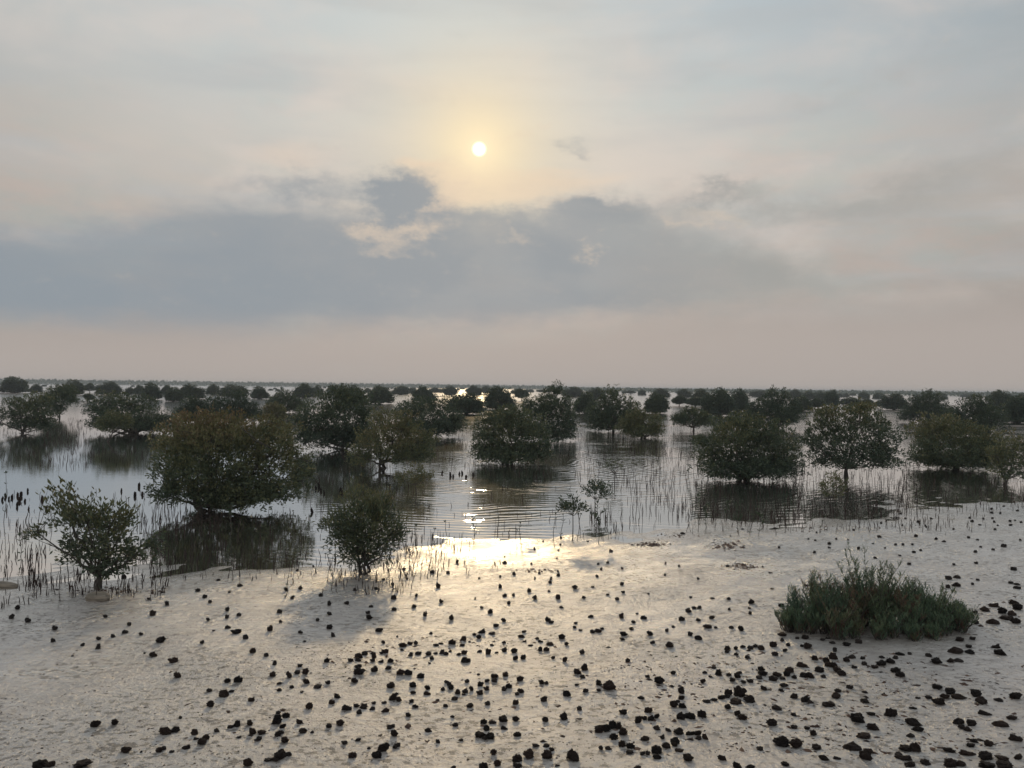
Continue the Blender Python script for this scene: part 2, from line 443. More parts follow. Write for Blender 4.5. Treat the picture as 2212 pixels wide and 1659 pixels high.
g = obj('ground', grid('ground', axis(-14, 14, .07, 7000), axis(3.5, 22, .055, 7000), gh, M_mud)); tag(g, kind='structure')
g = obj('water', grid('water', axis(-10, 10, 4, 7000), axis(8, 40, 4, 7000), lambda X, Y: X * 0.0, M_water)); tag(g, kind='structure')


# ------------------------------------------------------------------ trees
def auto_lobes(rng, W, D, zb, zt, n=9, shape='dome'):
    H = zt - zb; L = []
    hw, hd = W / 2, D / 2
    L.append((0, 0, zb + .45 * H, hw * .72, hd * .72, H * .48))
    L.append((rng.uniform(-.2, .2) * hw, 0, zt - .30 * H, hw * .42, hd * .42, H * .30))
    for i in range(n):
        th = 2 * PI * i / n + rng.uniform(-.3, .3); rr_ = rng.uniform(.52, .68)
        zz = zb + H * rng.uniform(.14, .58 if shape == 'dome' else .7)
        s = rng.uniform(.32, .46)
        L.append((math.cos(th) * rr_ * hw, math.sin(th) * rr_ * hd, zz, hw * s, hd * s, H * rng.uniform(.20, .32)))
    for k in (-1, 1):
        s = rng.uniform(.24, .34)
        L.append((k * hw * (1 - s), rng.uniform(-.2, .2) * hd, zb + H * rng.uniform(.2, .45), hw * s, hd * s, H * .2))
    return L


def build_crown(rng, L, nt_, per, ll, tone0, tonetop, zt, zb, twig=0, base=(0, 0, 0), shell=.4, up=.5, wr=.38, spread=.55, fit=None):
    A = Acc(); L = np.array(L)
    wgt = (L[:, 3] * L[:, 4] + L[:, 3] * L[:, 5]); wgt = wgt / wgt.sum()
    idx = rng.choice(len(L), nt_, p=wgt)
    d = unit(rng, nt_); r = rng.random(nt_) ** shell
    # lumpy surface
    k1 = rng.normal(size=(6, 3)) * 3.0; ph = rng.uniform(0, 6.3, 6)
    lump = 1 + .16 * np.sin(d @ k1.T * 1.4 + ph + idx[:, None]).sum(1) / 2
    P = L[idx, :3] + d * (r * lump)[:, None] * L[idx, 3:6]
    if fit is not None:                                     # bring the outline to its measured extents
        q0, q1 = np.quantile(P, [.006, .994], axis=0)
        x0_, x1_ = fit
        P[:, 0] = x0_ + (P[:, 0] - q0[0]) * (x1_ - x0_ - ll) / (q1[0] - q0[0]) + ll * .5
        P[:, 2] = zb + (P[:, 2] - q0[2]) * (zt - zb - ll) / (q1[2] - q0[2]) + ll * .4
    out = P - np.array([0, 0, zb + .3 * (zt - zb)]); out /= (np.linalg.norm(out, axis=1, keepdims=True) + 1e-6)
    tl = rng.uniform(-.5, .5, len(L))[idx]
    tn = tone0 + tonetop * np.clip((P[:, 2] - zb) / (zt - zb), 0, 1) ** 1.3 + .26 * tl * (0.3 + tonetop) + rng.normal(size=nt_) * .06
    PP = np.repeat(P, per, 0) + rng.normal(size=(nt_ * per, 3)) * ll * spread
    Dr = np.repeat(out * .8 + np.array([0, 0, up]), per, 0) + unit(rng, nt_ * per) * .95
    T = np.repeat(tn, per)
    ls = ll * rng.uniform(.65, 1.25, len(PP))
    V, Q, T4 = leaves(PP, Dr, ls, ls * wr, rng, T)
    A.add(V, Q, T4)
    return A, P, L


def build_wood(rng, L, P, base_r, trunk_h, ntwig, stems=1, lean=(0, 0), sink=.3, split=None):
    A = Acc(); heads = []
    for s in range(stems):
        off = np.array([rng.uniform(-1, 1), rng.uniform(-1, 1), 0]) * base_r * (1.4 if stems > 1 else 0)
        p0 = off + np.array([0, 0, -sink]); p1 = off * 2 + np.array([lean[0], lean[1], trunk_h])
        pts = [p0, off, off * 1.4 + (p1 - off) * .5 + rng.normal(size=3) * base_r * .5, p1]
        r_ = base_r / math.sqrt(stems) * 1.1
        A.add(*tube(pts, [r_ * 1.5, r_ * 1.2, r_ * .9, r_ * .75], 7)); heads.append(p1)
    limbs = []
    for i, l in enumerate(L):
        h = heads[i % len(heads)]; c = np.array(l[:3], float); e = c + np.array([0, 0, -.15 * l[5]])
        c1 = h + (e - h) * .4 + np.array([0, 0, -.12 * abs(e[0] - h[0])]) + rng.normal(size=3) * np.linalg.norm(e - h) * .06
        ts = np.linspace(0, 1, 7)[:, None]
        pts = (1 - ts) ** 2 * h + 2 * ts * (1 - ts) * c1 + ts ** 2 * e
        pts[1:-1] += rng.normal(size=(5, 3)) * np.linalg.norm(e - h) * .025
        A.add(*tube(pts, np.linspace(base_r * .5, base_r * .14, 7), 5)); limbs.append(pts)
    if ntwig:
        LP = np.concatenate([l[2:] for l in limbs])
        for k in rng.choice(len(P), min(ntwig, len(P)), replace=False):
            t = P[k]; dd = np.linalg.norm(LP - t, axis=1); j = LP[np.argsort(dd)[rng.integers(0, 3)]]
            m_ = (j + t) / 2 + rng.normal(size=3) * .04 * np.linalg.norm(t - j) - np.array([0, 0, .06 * np.linalg.norm(t - j)])
            A.add(*tube([j, m_, t], [base_r * .13, base_r * .09, base_r * .05], 4))
    return A


def place_scale(by):
    """metres per photo pixel at the foot of a tree standing on the water at row by"""
    return None


LAB = {}


def tree(name, x0, x1, yt, yb, bx, by, tone=.2, top=.2, leaf=.075, dens=1.0, lobes=None, stems=1, label='', group=None, seed=0, cat='tree', wr=.44, twig=60, base_r=None, shell=.4, lean=0, deep=.9, per=12, up=.5):
    rng = np.random.default_rng(seed + 101)
    X, Y, Z = ground_at(bx, by)
    s = Y / F                                                # metres per pixel there
    Wm = (x1 - x0) * s; zt = (by - yt) * s; zb = max((by - yb) * s, .05)
    cxm = ((x0 + x1) / 2 - bx) * s
    Dm = Wm * deep
    # the near side of the crown hangs lower in the picture than its middle: lift its lower rim to suit
    if lobes is None:
        L = auto_lobes(rng, Wm, Dm, zb, zt)
    else:                                                    # (px, py, rx, ry) in photo pixels, depth chosen here
        L = []
        for (lx, ly, rx, ry) in lobes:
            L.append(((lx - (x0 + x1) / 2) * s, rng.uniform(-.28, .28) * Dm, (by - ly) * s, rx * s * 1.07, min(rx * s * 1.1, Dm * .42), ry * s * 1.1))
    if stems >= 2 and dens > .9 and seed not in (1, 3):                            # skirts that hang down to the water
        Hc = zt - zb
        L = list(L) + [(q * Wm, rng.uniform(-.2, .2) * Dm, zb + rng.uniform(.12, .22) * Hc, .20 * Wm, .22 * Dm, .16 * Hc) for q in (-.30, -.1, .12, .30)]
    L = [(l[0] + cxm, *l[1:]) for l in L]
    area = Wm * (zt - zb)
    nl = int(area / (leaf * leaf * wr * .5) * 6.0 * dens)
    ntf = max(40, nl // per)
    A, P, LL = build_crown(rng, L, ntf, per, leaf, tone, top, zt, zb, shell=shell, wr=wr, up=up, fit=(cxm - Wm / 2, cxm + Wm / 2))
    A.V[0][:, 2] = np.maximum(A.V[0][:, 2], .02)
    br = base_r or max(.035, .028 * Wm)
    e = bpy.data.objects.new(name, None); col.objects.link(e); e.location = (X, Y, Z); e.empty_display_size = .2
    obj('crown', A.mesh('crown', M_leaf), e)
    Wd = build_wood(rng, L, P, br, max(zb * .9, .06 * zt) if lobes is None else max(zb * .8, .12), twig, stems, (lean, 0))
    obj('trunk', Wd.mesh('trunk', M_bark, True), e)
    tag(e, label, cat, group)
    return e


G_main = 'mangroves standing in the shallow water'
T = tree
T('mangrove_tree', 330, 652, 893, 1092, 455, 1104, .26, .46, .07, 1.15, seed=1, stems=3, label='largest near mangrove, rusty olive topped dome crown standing in water left of centre', group=G_main,
  lobes=[(480, 930, 85, 42), (410, 965, 75, 50), (560, 950, 70, 45), (480, 1000, 110, 65), (390, 1030, 58, 45), (580, 1020, 70, 55), (620, 1010, 38, 36), (470, 1055, 95, 36), (365, 1000, 34, 34), (550, 1065, 60, 30), (400, 1062, 45, 24), (600, 965, 34, 26), (590, 1072, 52, 24), (500, 1082, 60, 18), (420, 1082, 40, 16), (630, 1040, 26, 26)], twig=160)
T('mangrove_tree', 90, 345, 1050, 1235, 212, 1272, .34, .26, .075, .40, seed=2, label='open leafy young mangrove on the mud edge at lower left', group=G_main,
  lobes=[(150, 1085, 36, 32), (205, 1115, 46, 34), (255, 1112, 34, 26), (190, 1160, 62, 42), (130, 1135, 34, 22), (110, 1140, 18, 14), (245, 1165, 50, 38), (200, 1200, 60, 26), (150, 1205, 36, 16), (290, 1180, 34, 26), (322, 1172, 20, 26), (275, 1210, 34, 14), (230, 1222, 40, 12), (120, 1190, 22, 14), (282, 1120, 18, 18)], twig=260, base_r=.038, wr=.36, per=9)
T('mangrove_tree', 692, 875, 1062, 1214, 782, 1240, .24, .30, .07, .72, seed=3, label='small round dense mangrove at the waterline below centre', group=G_main,
  lobes=[(765, 1082, 20, 20), (800, 1098, 34, 26), (760, 1118, 40, 30), (810, 1140, 46, 34), (780, 1165, 60, 36), (745, 1150, 34, 26), (712, 1140, 22, 12), (845, 1148, 26, 26), (780, 1195, 46, 20), (800, 1120, 40, 30), (858, 1140, 12, 16)], twig=200, base_r=.038, wr=.26, stems=3, per=9)
T('mangrove_tree', 637, 806, 838, 972, 738, 972, .08, .30, .10, 1.1, seed=4, stems=2, label='tall dark red-topped mangrove between the rusty dome tree and the leaning brown tree', group=G_main,
  lobes=[(735, 860, 38, 22), (770, 880, 34, 26), (705, 895, 46, 34), (745, 910, 60, 46), (660, 915, 26, 18), (690, 940, 46, 28), (745, 950, 60, 26), (790, 900, 18, 20), (780, 935, 30, 30)])
T('mangrove_tree', 760, 936, 888, 998, 833, 1012, .42, .22, .08, .78, seed=5, label='brownish open mangrove with bare low leaning limbs over the dark reflection', group=G_main,
  lobes=[(820, 912, 30, 24), (870, 918, 34, 26), (850, 945, 60, 30), (800, 965, 38, 26), (900, 955, 36, 28), (790, 985, 30, 14), (870, 978, 50, 18), (915, 975, 22, 18)], twig=140, stems=2)
T('mangrove_sapling', 853, 936, 1002, 1046, 900, 1068, .58, .1, .05, .38, seed=6, label='sparse yellowish sapling with two thin stems in front of the leaning brown mangrove', group=G_main, twig=160, base_r=.012, stems=2)
T('mangrove_tree', 853, 1003, 858, 942, 935, 942, .10, .18, .11, 1.1, seed=7, stems=2, label='wide dark domed mangrove left of the golden sun glint', group=G_main,
  lobes=[(905, 880, 38, 22), (945, 880, 30, 24), (925, 905, 60, 32), (880, 895, 28, 18), (970, 905, 32, 26), (930, 925, 60, 18), (985, 920, 18, 16)])
T('mangrove_tree', 1020, 1187, 880, 1000, 1100, 1000, .28, .14, .085, 1.15, seed=8, stems=3, label='dense olive dome mangrove just right of the golden sun glint', group=G_main,
  lobes=[(1090, 900, 50, 26), (1060, 925, 44, 34), (1120, 915, 50, 34), (1100, 950, 76, 40), (1050, 965, 34, 26), (1150, 955, 36, 36), (1100, 980, 70, 20)])
T('mangrove_tree', 1123, 1246, 834, 952, 1185, 952, .14, .22, .10, .95, seed=9, stems=2, label='dark mangrove with a small tuft top breaking the horizon, behind the dense olive dome', group=G_main,
  lobes=[(1196, 847, 20, 15), (1170, 880, 44, 22), (1200, 895, 44, 26), (1150, 900, 30, 28), (1190, 925, 50, 28), (1232, 915, 16, 22), (1215, 872, 22, 16)])
T('mangrove_tree', 1268, 1382, 843, 930, 1325, 932, .22, .26, .11, 1.1, seed=10, stems=2, label='broad brown-green mangrove behind the small olive dome, right of centre', group=G_main)
T('mangrove_tree', 1336, 1433, 885, 944, 1386, 946, .50, .08, .085, 1.15, seed=11, stems=2, label='small yellow-olive domed mangrove in front of the broad brown-green one', group=G_main)
T('mangrove_tree', 1451, 1541, 880, 922, 1498, 932, .14, .28, .10, 1.1, seed=12, label='umbrella-shaped mangrove on one short thin trunk, right of centre', group=G_main, base_r=.06)
T('mangrove_tree', 1508, 1734, 898, 1030, 1602, 1036, .16, .30, .08, 1.05, seed=13, stems=3, label='big dark low-skirted mangrove rising from dense roots, left of the single-trunk tree', group=G_main,
  lobes=[(1600, 915, 50, 20), (1570, 940, 44, 28), (1650, 935, 50, 30), (1610, 965, 80, 40), (1540, 985, 36, 28), (1690, 975, 36, 30), (1600, 1005, 80, 26), (1680, 1010, 46, 20), (1535, 960, 26, 16)], twig=120)
T('mangrove_tree', 1613, 1731, 842, 925, 1680, 926, .06, .14, .12, 1.15, seed=14, stems=2, label='nearly black rounded mangrove directly behind the big low-skirted one', group=G_main)
T('mangrove_tree', 1731, 1942, 872, 1006, 1828, 1032, .16, .36, .085, .72, seed=15, label='airy broad mangrove on a single straight trunk among dense roots, right side', group=G_main,
  lobes=[(1840, 885, 26, 15), (1800, 900, 34, 20), (1870, 905, 40, 22), (1910, 920, 26, 20), (1830, 930, 60, 34), (1780, 930, 34, 26), (1890, 945, 40, 30), (1760, 955, 30, 22), (1830, 970, 66, 26), (1900, 975, 38, 20), (1790, 990, 50, 16), (1880, 990, 46, 14), (1926, 925, 14, 12), (1930, 980, 12, 10), (1740, 955, 14, 10)], twig=260, base_r=.06)
T('mangrove_sapling', 1770, 1826, 1020, 1074, 1797, 1104, .42, .12, .05, .30, seed=16, label='slim olive sapling with upright twigs in front of the single-trunk tree', group=G_main, twig=100, base_r=.014, stems=2)
T('mangrove_tree', 1976, 2156, 900, 1012, 2060, 1014, .28, .30, .085, 1.1, seed=17, stems=3, label='olive-topped dome mangrove near the right edge with dark reflection below', group=G_main,
  lobes=[(2060, 918, 50, 20), (2030, 940, 46, 28), (2090, 945, 50, 30), (2060, 965, 74, 36), (2005, 970, 30, 22), (2125, 970, 32, 26), (2060, 995, 70, 20)], twig=100)
T('mangrove_tree', 1949, 2052, 846, 913, 2000, 914, .08, .16, .12, 1.1, seed=18, stems=2, label='dark domed mangrove with ragged top at the horizon, left of the right-edge group', group=G_main)
T('mangrove_tree', 2040, 2162, 856, 942, 2115, 942, .12, .24, .11, 1.1, seed=19, stems=2, label='dark mangrove directly behind the olive-topped dome near the right edge', group=G_main)
T('mangrove_tree', 2134, 2240, 937, 1034, 2169, 1047, .34, .24, .075, .55, seed=20, label='brownish open mangrove cut by the right edge of the photo', group=G_main, twig=220, base_r=.035, stems=2)
T('mangrove_tree', -12, 107, 850, 930, 47, 936, .12, .40, .10, .80, seed=23, label='spreading mangrove with a rusty upper right crown at the left edge', group=G_main, twig=120,
  lobes=[(75, 868, 26, 18), (30, 875, 30, 16), (20, 895, 40, 26), (60, 900, 40, 24), (90, 905, 18, 20), (45, 920, 50, 12), (0, 905, 20, 22), (85, 925, 20, 8)])
T('mangrove_tree', 91, 163, 831, 893, 128, 902, .18, .12, .10, 1.0, seed=24, label='tapering mangrove on a visible thin trunk, open water beneath, far left', group=G_main, base_r=.06,
  lobes=[(125, 842, 30, 12), (105, 855, 16, 12), (145, 852, 20, 14), (128, 865, 34, 14), (128, 880, 22, 10), (152, 862, 12, 7)])
T('mangrove_tree', 187, 376, 850, 932, 292, 936, .14, .24, .10, 1.0, seed=27, stems=3, label='widest dark mangrove of the far left, open gaps on its right', group=G_main,
  lobes=[(235, 865, 34, 18), (290, 870, 40, 20), (220, 885, 34, 22), (270, 900, 60, 28), (330, 900, 38, 24), (355, 910, 22, 18), (290, 920, 60, 14), (205, 895, 18, 16)], twig=100)
T('mangrove_tree', 207, 284, 890, 932, 232, 954, .42, .14, .07, .95, seed=28, label='small olive mangrove with a thin leaning trunk before the widest dark one', group=G_main, base_r=.03, lean=.25)
T('mangrove_tree', 380, 465, 857, 912, 422, 913, .14, .10, .11, 1.1, seed=31, stems=2, label='dark mangrove directly behind the left shoulder of the rusty dome tree', group=G_main)
T('mangrove_tree', 450, 560, 845, 914, 505, 915, .10, .14, .11, 1.1, seed=32, stems=2, label='dark mangrove directly behind the top of the rusty dome tree', group=G_main)
T('mangrove_tree', 560, 616, 870, 908, 590, 909, .52, .06, .10, 1.15, seed=34, stems=2, label='small yellow-olive rounded mangrove right behind the rusty dome tree', group=G_main)
T('mangrove_tree', 575, 657, 843, 890, 615, 891, .22, .06, .12, 1.1, seed=35, stems=2, label='mid green mangrove behind the small yellow-olive rounded one', group=G_main)
T('halophyte_sapling', 1303, 1346, 990, 1020, 1328, 1048, .40, .0, .035, .10, seed=41, label='nearly bare branching sapling in the rippled water right of centre', group='saplings in the shallows', twig=60, base_r=.013)
T('mangrove_sapling', 1256, 1327, 1034, 1075, 1285, 1108, .20, .05, .065, .34, seed=42, label='open little mangrove with bare forked lower stem, tallest of the waterline pair', group='saplings in the shallows', twig=90, base_r=.012, per=7)
T('mangrove_sapling', 1203, 1266, 1071, 1108, 1237, 1168, .20, .08, .06, .42, seed=43, label='small leafy sapling on a long thin stem, left of the waterline pair', group='saplings in the shallows', twig=70, base_r=.009, per=7)

# ---- mid and far trees: eight prototypes shared by copies
PROTO = []
for k in range(8):
    rng = np.random.default_rng(900 + k)
    umb = k >= 6
    zb, zt = (.26 if umb else .0), 1.0
    L = auto_lobes(rng, 1.0, .9, zb, zt, 11)
    if not umb: L += [(.36 * math.cos(q), .33 * math.sin(q), .14, .18, .17, .13) for q in (0, 1.0, 2.1, 3.1, 4.2, 5.3) if rng.random() < .75]
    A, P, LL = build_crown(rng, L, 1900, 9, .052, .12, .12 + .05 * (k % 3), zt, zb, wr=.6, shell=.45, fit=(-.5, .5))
    A.V[0][:, 2] = np.maximum(A.V[0][:, 2], .02)
    Wd = build_wood(rng, L, P, .03 if umb else .035, zb * .9, 14, 1 if umb else 2, sink=.15)
    PROTO.append((A.mesh('crown', M_leaf), Wd.mesh('trunk', M_bark, True)))


def far_tree(k, x0, x1, yt, by, label, group, rot=0.0):
    bx = (x0 + x1) / 2
    X, Y, Z = ground_at(bx, by); s = Y / F
    Wm = (x1 - x0) * s; H = (by - yt) * s
    e = bpy.data.objects.new('mangrove_tree', None); col.objects.link(e)
    e.location = (X, Y, 0); e.scale = (Wm, Wm, H); e.rotation_euler = (0, 0, rot); e.empty_display_size = .2
    c, t = PROTO[k]
    obj('crown', c, e); obj('trunk', t, e)
    tag(e, label, 'tree', group)
    return e


G_mid = 'middle-distance mangroves below the horizon'
MID = [  # x0, x1, ytop, ybase, proto, label
    (0, 61, 816, 849, 0, 'dark round mangrove rising above the horizon at the left edge'),
    (66, 91, 831, 848, 1, 'small green mangrove just right of the left-edge tree that tops the horizon'),
    (139, 181, 822, 853, 2, 'dark dome mangrove topping the horizon above the tapering single-trunk tree'),
    (180, 208, 829, 849, 7, 'thin open mangrove right of the dome that tops the left horizon'),
    (181, 204, 851, 868, 6, 'tiny umbrella mangrove standing alone in the bright water at far left'),
    (210, 259, 826, 853, 3, 'rounded mangrove right above the widest dark mangrove of the left'),
    (269, 291, 837, 852, 4, 'low small mangrove right of the rounded one above the widest dark tree'),
    (290, 312, 832, 853, 5, 'small mangrove touching the left side of the tall dark far one'),
    (308, 349, 829, 863, 0, 'tall dark far mangrove left of the wider gap of bright water'),
    (348, 373, 833, 852, 1, 'small far mangrove over the left gap of bright water'),
    (358, 396, 838, 867, 2, 'dark rounded mangrove in the left gap of bright water'),
    (385, 441, 832, 861, 3, 'broad far mangrove behind the left shoulder of the rusty dome tree'),
    (445, 474, 831, 853, 4, 'small far mangrove above the rusty dome tree, left of the broad flat one'),
    (475, 535, 832, 858, 5, 'broad flat far mangrove above the top of the rusty dome tree'),
    (543, 580, 836, 862, 0, 'far mangrove above the small yellow-olive rounded tree'),
    (633, 679, 830, 860, 1, 'far peaked mangrove left of the tall dark red-topped one'),
    (675, 697, 833, 856, 2, 'narrow far mangrove beside the left flank of the tall dark red-topped one'),
    (706, 735, 833, 852, 3, 'hazy far mangrove peeping over the tall dark red-topped one'),
    (735, 786, 834, 868, 4, 'far mangrove behind the right side of the tall dark red-topped one'),
    (793, 850, 835, 872, 5, 'wide far mangrove above the leaning brown tree'),
    (845, 884, 835, 853, 0, 'small far mangrove above and left of the wide dark domed one'),
    (890, 939, 837, 868, 1, 'far mangrove standing directly behind the wide dark domed one'),
    (958, 988, 834, 854, 2, 'hazy rounded mangrove left of the golden water strip near the horizon'),
    (1008, 1041, 834, 855, 3, 'rounded mangrove on the golden water strip near the horizon'),
    (1040, 1062, 834, 849, 4, 'small mangrove at the right end of the golden water strip'),
    (965, 1047, 851, 894, 5, 'broad low mangrove directly above the big golden sun glint'),
    (1045, 1112, 838, 884, 0, 'dark mangrove behind and above the dense olive dome'),
    (1112, 1142, 841, 866, 6, 'open mangrove just left of the horizon-breaking tuft tree'),
    (1213, 1262, 837, 858, 1, 'hazy far mangrove right of the horizon-breaking tuft tree'),
    (1240, 1290, 849, 893, 2, 'brownish mangrove between the tuft tree and the broad brown-green one'),
    (1266, 1308, 839, 864, 3, 'far mangrove peeping over the left of the broad brown-green one'),
    (1378, 1396, 842, 854, 4, 'tiny rounded far mangrove in bright water right of the broad brown-green one'),
    (1393, 1443, 850, 893, 5, 'mid green mangrove behind the right side of the small olive dome'),
    (1411, 1447, 840, 860, 0, 'dark far dome above the bright channel right of centre'),
    (1451, 1484, 856, 878, 7, 'low open mangrove on the right bank of the bright channel'),
    (1463, 1493, 841, 860, 1, 'hazy far mangrove behind the low open one by the bright channel'),
    (1481, 1522, 859, 881, 6, 'low spreading mangrove directly above the umbrella-shaped one'),
    (1491, 1538, 841, 872, 2, 'far mangrove behind the low spreading one, right of the channel'),
    (1516, 1585, 843, 898, 3, 'large dark green mangrove left of the nearly black rounded one'),
    (1573, 1619, 843, 888, 4, 'mid green mangrove touching the left flank of the nearly black rounded one'),
    (1618, 1662, 844, 858, 5, 'hazy far mangrove over the nearly black rounded one'),
    (1686, 1708, 845, 860, 0, 'small hazy mangrove, first right of the nearly black one on the horizon'),
    (1706, 1732, 842, 862, 1, 'small hazy mangrove, second right of the nearly black one on the horizon'),
    (1734, 1762, 845, 863, 2, 'hazy mangrove above the left side of the single-trunk tree'),
    (1709, 1752, 857, 888, 3, 'green mangrove filling the gap behind the nearly black one, right side'),
    (1751, 1782, 862, 886, 6, 'little open mangrove on a thin stem above the single-trunk tree'),
    (1764, 1786, 847, 866, 4, 'small hazy mangrove left of the tall dark one above the single-trunk tree'),
    (1781, 1812, 844, 878, 5, 'tall dark narrow mangrove above the single-trunk tree'),
    (1814, 1858, 859, 875, 0, 'low wide mangrove directly behind the top of the single-trunk tree'),
    (1854, 1887, 862, 874, 1, 'flat low mangrove right behind the top of the single-trunk tree'),
    (1819, 1835, 849, 858, 2, 'tiny hazy mangrove left of the round pair above the single-trunk tree'),
    (1855, 1878, 847, 862, 3, 'round hazy mangrove, left of a pair in bright water on the right'),
    (1885, 1906, 849, 862, 4, 'round hazy mangrove, right of a pair in bright water on the right'),
    (1904, 1958, 852, 885, 5, 'wide dark mangrove left of the ragged-topped dome on the right'),
    (1889, 1907, 867, 882, 7, 'tiny open mangrove at the foot of the wide dark one on the right'),
    (2131, 2188, 846, 890, 0, 'hazy tall mangrove topping the horizon near the right edge'),
    (2166, 2240, 860, 914, 1, 'dark green mangrove cut by the right edge below the hazy tall one'),
    (2190, 2230, 850, 872, 2, 'hazy far mangrove at the very right edge of the horizon'),
]
rg = random.Random(3)
for (x0, x1, yt, yb, k, lab) in MID:
    far_tree(k, x0, x1, yt, yb, lab, G_mid, rg.uniform(-.5, .5) + (PI if rg.random() < .5 else 0))


def hor(x): return 823.6 + (849.4 - 823.6) * x / 2212


SECT = [(130, 'above the far left trees'), (330, 'above the widest dark left mangrove'), (560, 'above the rusty dome tree'), (700, 'left of the red-topped mangrove'), (860, 'above the leaning brown mangrove'),
        (1000, 'above the wide dark dome by the glint'), (1120, 'above the golden glint'), (1260, 'behind the horizon-breaking tuft tree'), (1400, 'above the broad brown-green mangrove'), (1510, 'above the bright channel'),
        (1620, 'above the umbrella-shaped mangrove'), (1740, 'above the nearly black mangrove'), (1850, 'left above the single-trunk tree'), (1960, 'right above the single-trunk tree'), (2090, 'behind the ragged-topped right dome'), (9999, 'near the right edge')]
for i in range(150):                                        # tiny ones in the haze
    u = rg.random(); x = rg.uniform(0, 2212) if i < 40 else rg.uniform(600, 2212)
    dy = 5.0 + 11 * rg.random() ** 1.2 if x > 700 else 6 + 9 * rg.random()
    s = (.6 + .4 * rg.random()) * dy
    w = s * rg.uniform(1.0, 2.4)
    if x < 700: s *= .55; w *= .7
    side = next(n_ for q_, n_ in SECT if x < q_)
    far_tree(rg.randrange(8), x - w / 2, x + w / 2, hor(x) + dy - s * .8, hor(x) + dy,
             'tiny %s %s mangrove on the horizon ' % ('fainter' if dy < 9 else 'nearer', 'flat wide' if w / s > 2.0 else 'rounded' if w / s > 1.5 else 'slim') + side, 'tiny far mangroves on the horizon ' + side, rg.uniform(0, 6.28))

# ---- the wood that closes the view
rng = np.random.default_rng(77)
n = 80000
az = rng.uniform(-44, 44, n); dd = np.where(az < 3, rng.uniform(1000, 1350, n), rng.uniform(560, 1400, n) ** 1.0)
hh = np.where(az < 3, 5.0, 3.2) * (1 + .14 * np.sin(az * 4 + np.sin(az * 13) * 2) + .07 * np.sin(az * 31))
P = np.stack([np.sin(np.radians(az)) * dd, np.cos(np.radians(az)) * dd, rng.random(n) ** .8 * hh * np.where(dd < 1000, .85, 1)], 1)
keep = ~((az >= 3) & (np.sin(az * 31 + dd * .021) * np.sin(dd * .05 + az * 7) < -.1) & (dd < 950))
P = P[keep]; n = len(P)
V, Q, T4 = leaves(P, unit(rng, n) + np.array([0, 0, .3]), 1.5, 1.2, rng, np.full(n, .15))
V[:, 2] = np.maximum(V[:, 2], 0.05)
tag(obj('distant_wood', mesh('distant_wood', V, Q, M_leaf, tone=T4)), 'low blue-grey mangrove wood along the whole horizon', 'wood', kind='stuff')

# ---- low mud banks under the far trees
def bankmesh(x0, x1, y, hpx):
    a = hit(x0, y); c = hit(x1, y); s = a[1] / F
    n = 40; t = np.linspace(-1, 1, n); r_ = np.random.default_rng(int(x0) + 700)
    prof = np.sqrt(np.clip(1 - t ** 2, 0, 1)); hw = (hpx * s * a[1] / CAMH) * .5 * prof * (1 + .25 * np.sin(t * 9 + x0)) + .02
    X = a[0] + (c[0] - a[0]) * (t + 1) / 2; V = []
    for q, zz in ((-1, -.05), (-.6, .05), (0, .09), (.6, .05), (1, -.05)):
        V.append(np.stack([X, a[1] + q * hw, zz * prof - .01 + 0 * X], 1))
    V = np.concatenate(V); i = np.arange(4)[:, None] * n + np.arange(n - 1)[None, :]
    Q = np.stack([i, i + 1, i + 1 + n, i + n], -1).reshape(-1, 4)
    return mesh('mud_bank', V, Q, M_bankm, True)


M_bankm, b, p = mat('dark_bank_mud'); p.inputs['Roughness'].default_value = .8
b.put(p.inputs['Base Color'], b.ramp(b.noise(b.n('ShaderNodeNewGeometry').outputs['Position'], 1.5, 4), [(.3, (.045, .038, .033)), (.7, (.09, .075, .065))]))
for (x0, x1, y, h) in [(-60, 130, 849, 2.2), (170, 330, 854, 2), (400, 470, 862, 2), (905, 1100, 856, 1.6), (1440, 1560, 879, 3), (1650, 1800, 884, 3), (1895, 1985, 888, 3), (1840, 1890, 876, 2), (2150, 2260, 920, 4), (160, 210, 868, 2)]:
    tag(obj('mud_bank', bankmesh(x0, x1, y, h)), kind='structure')

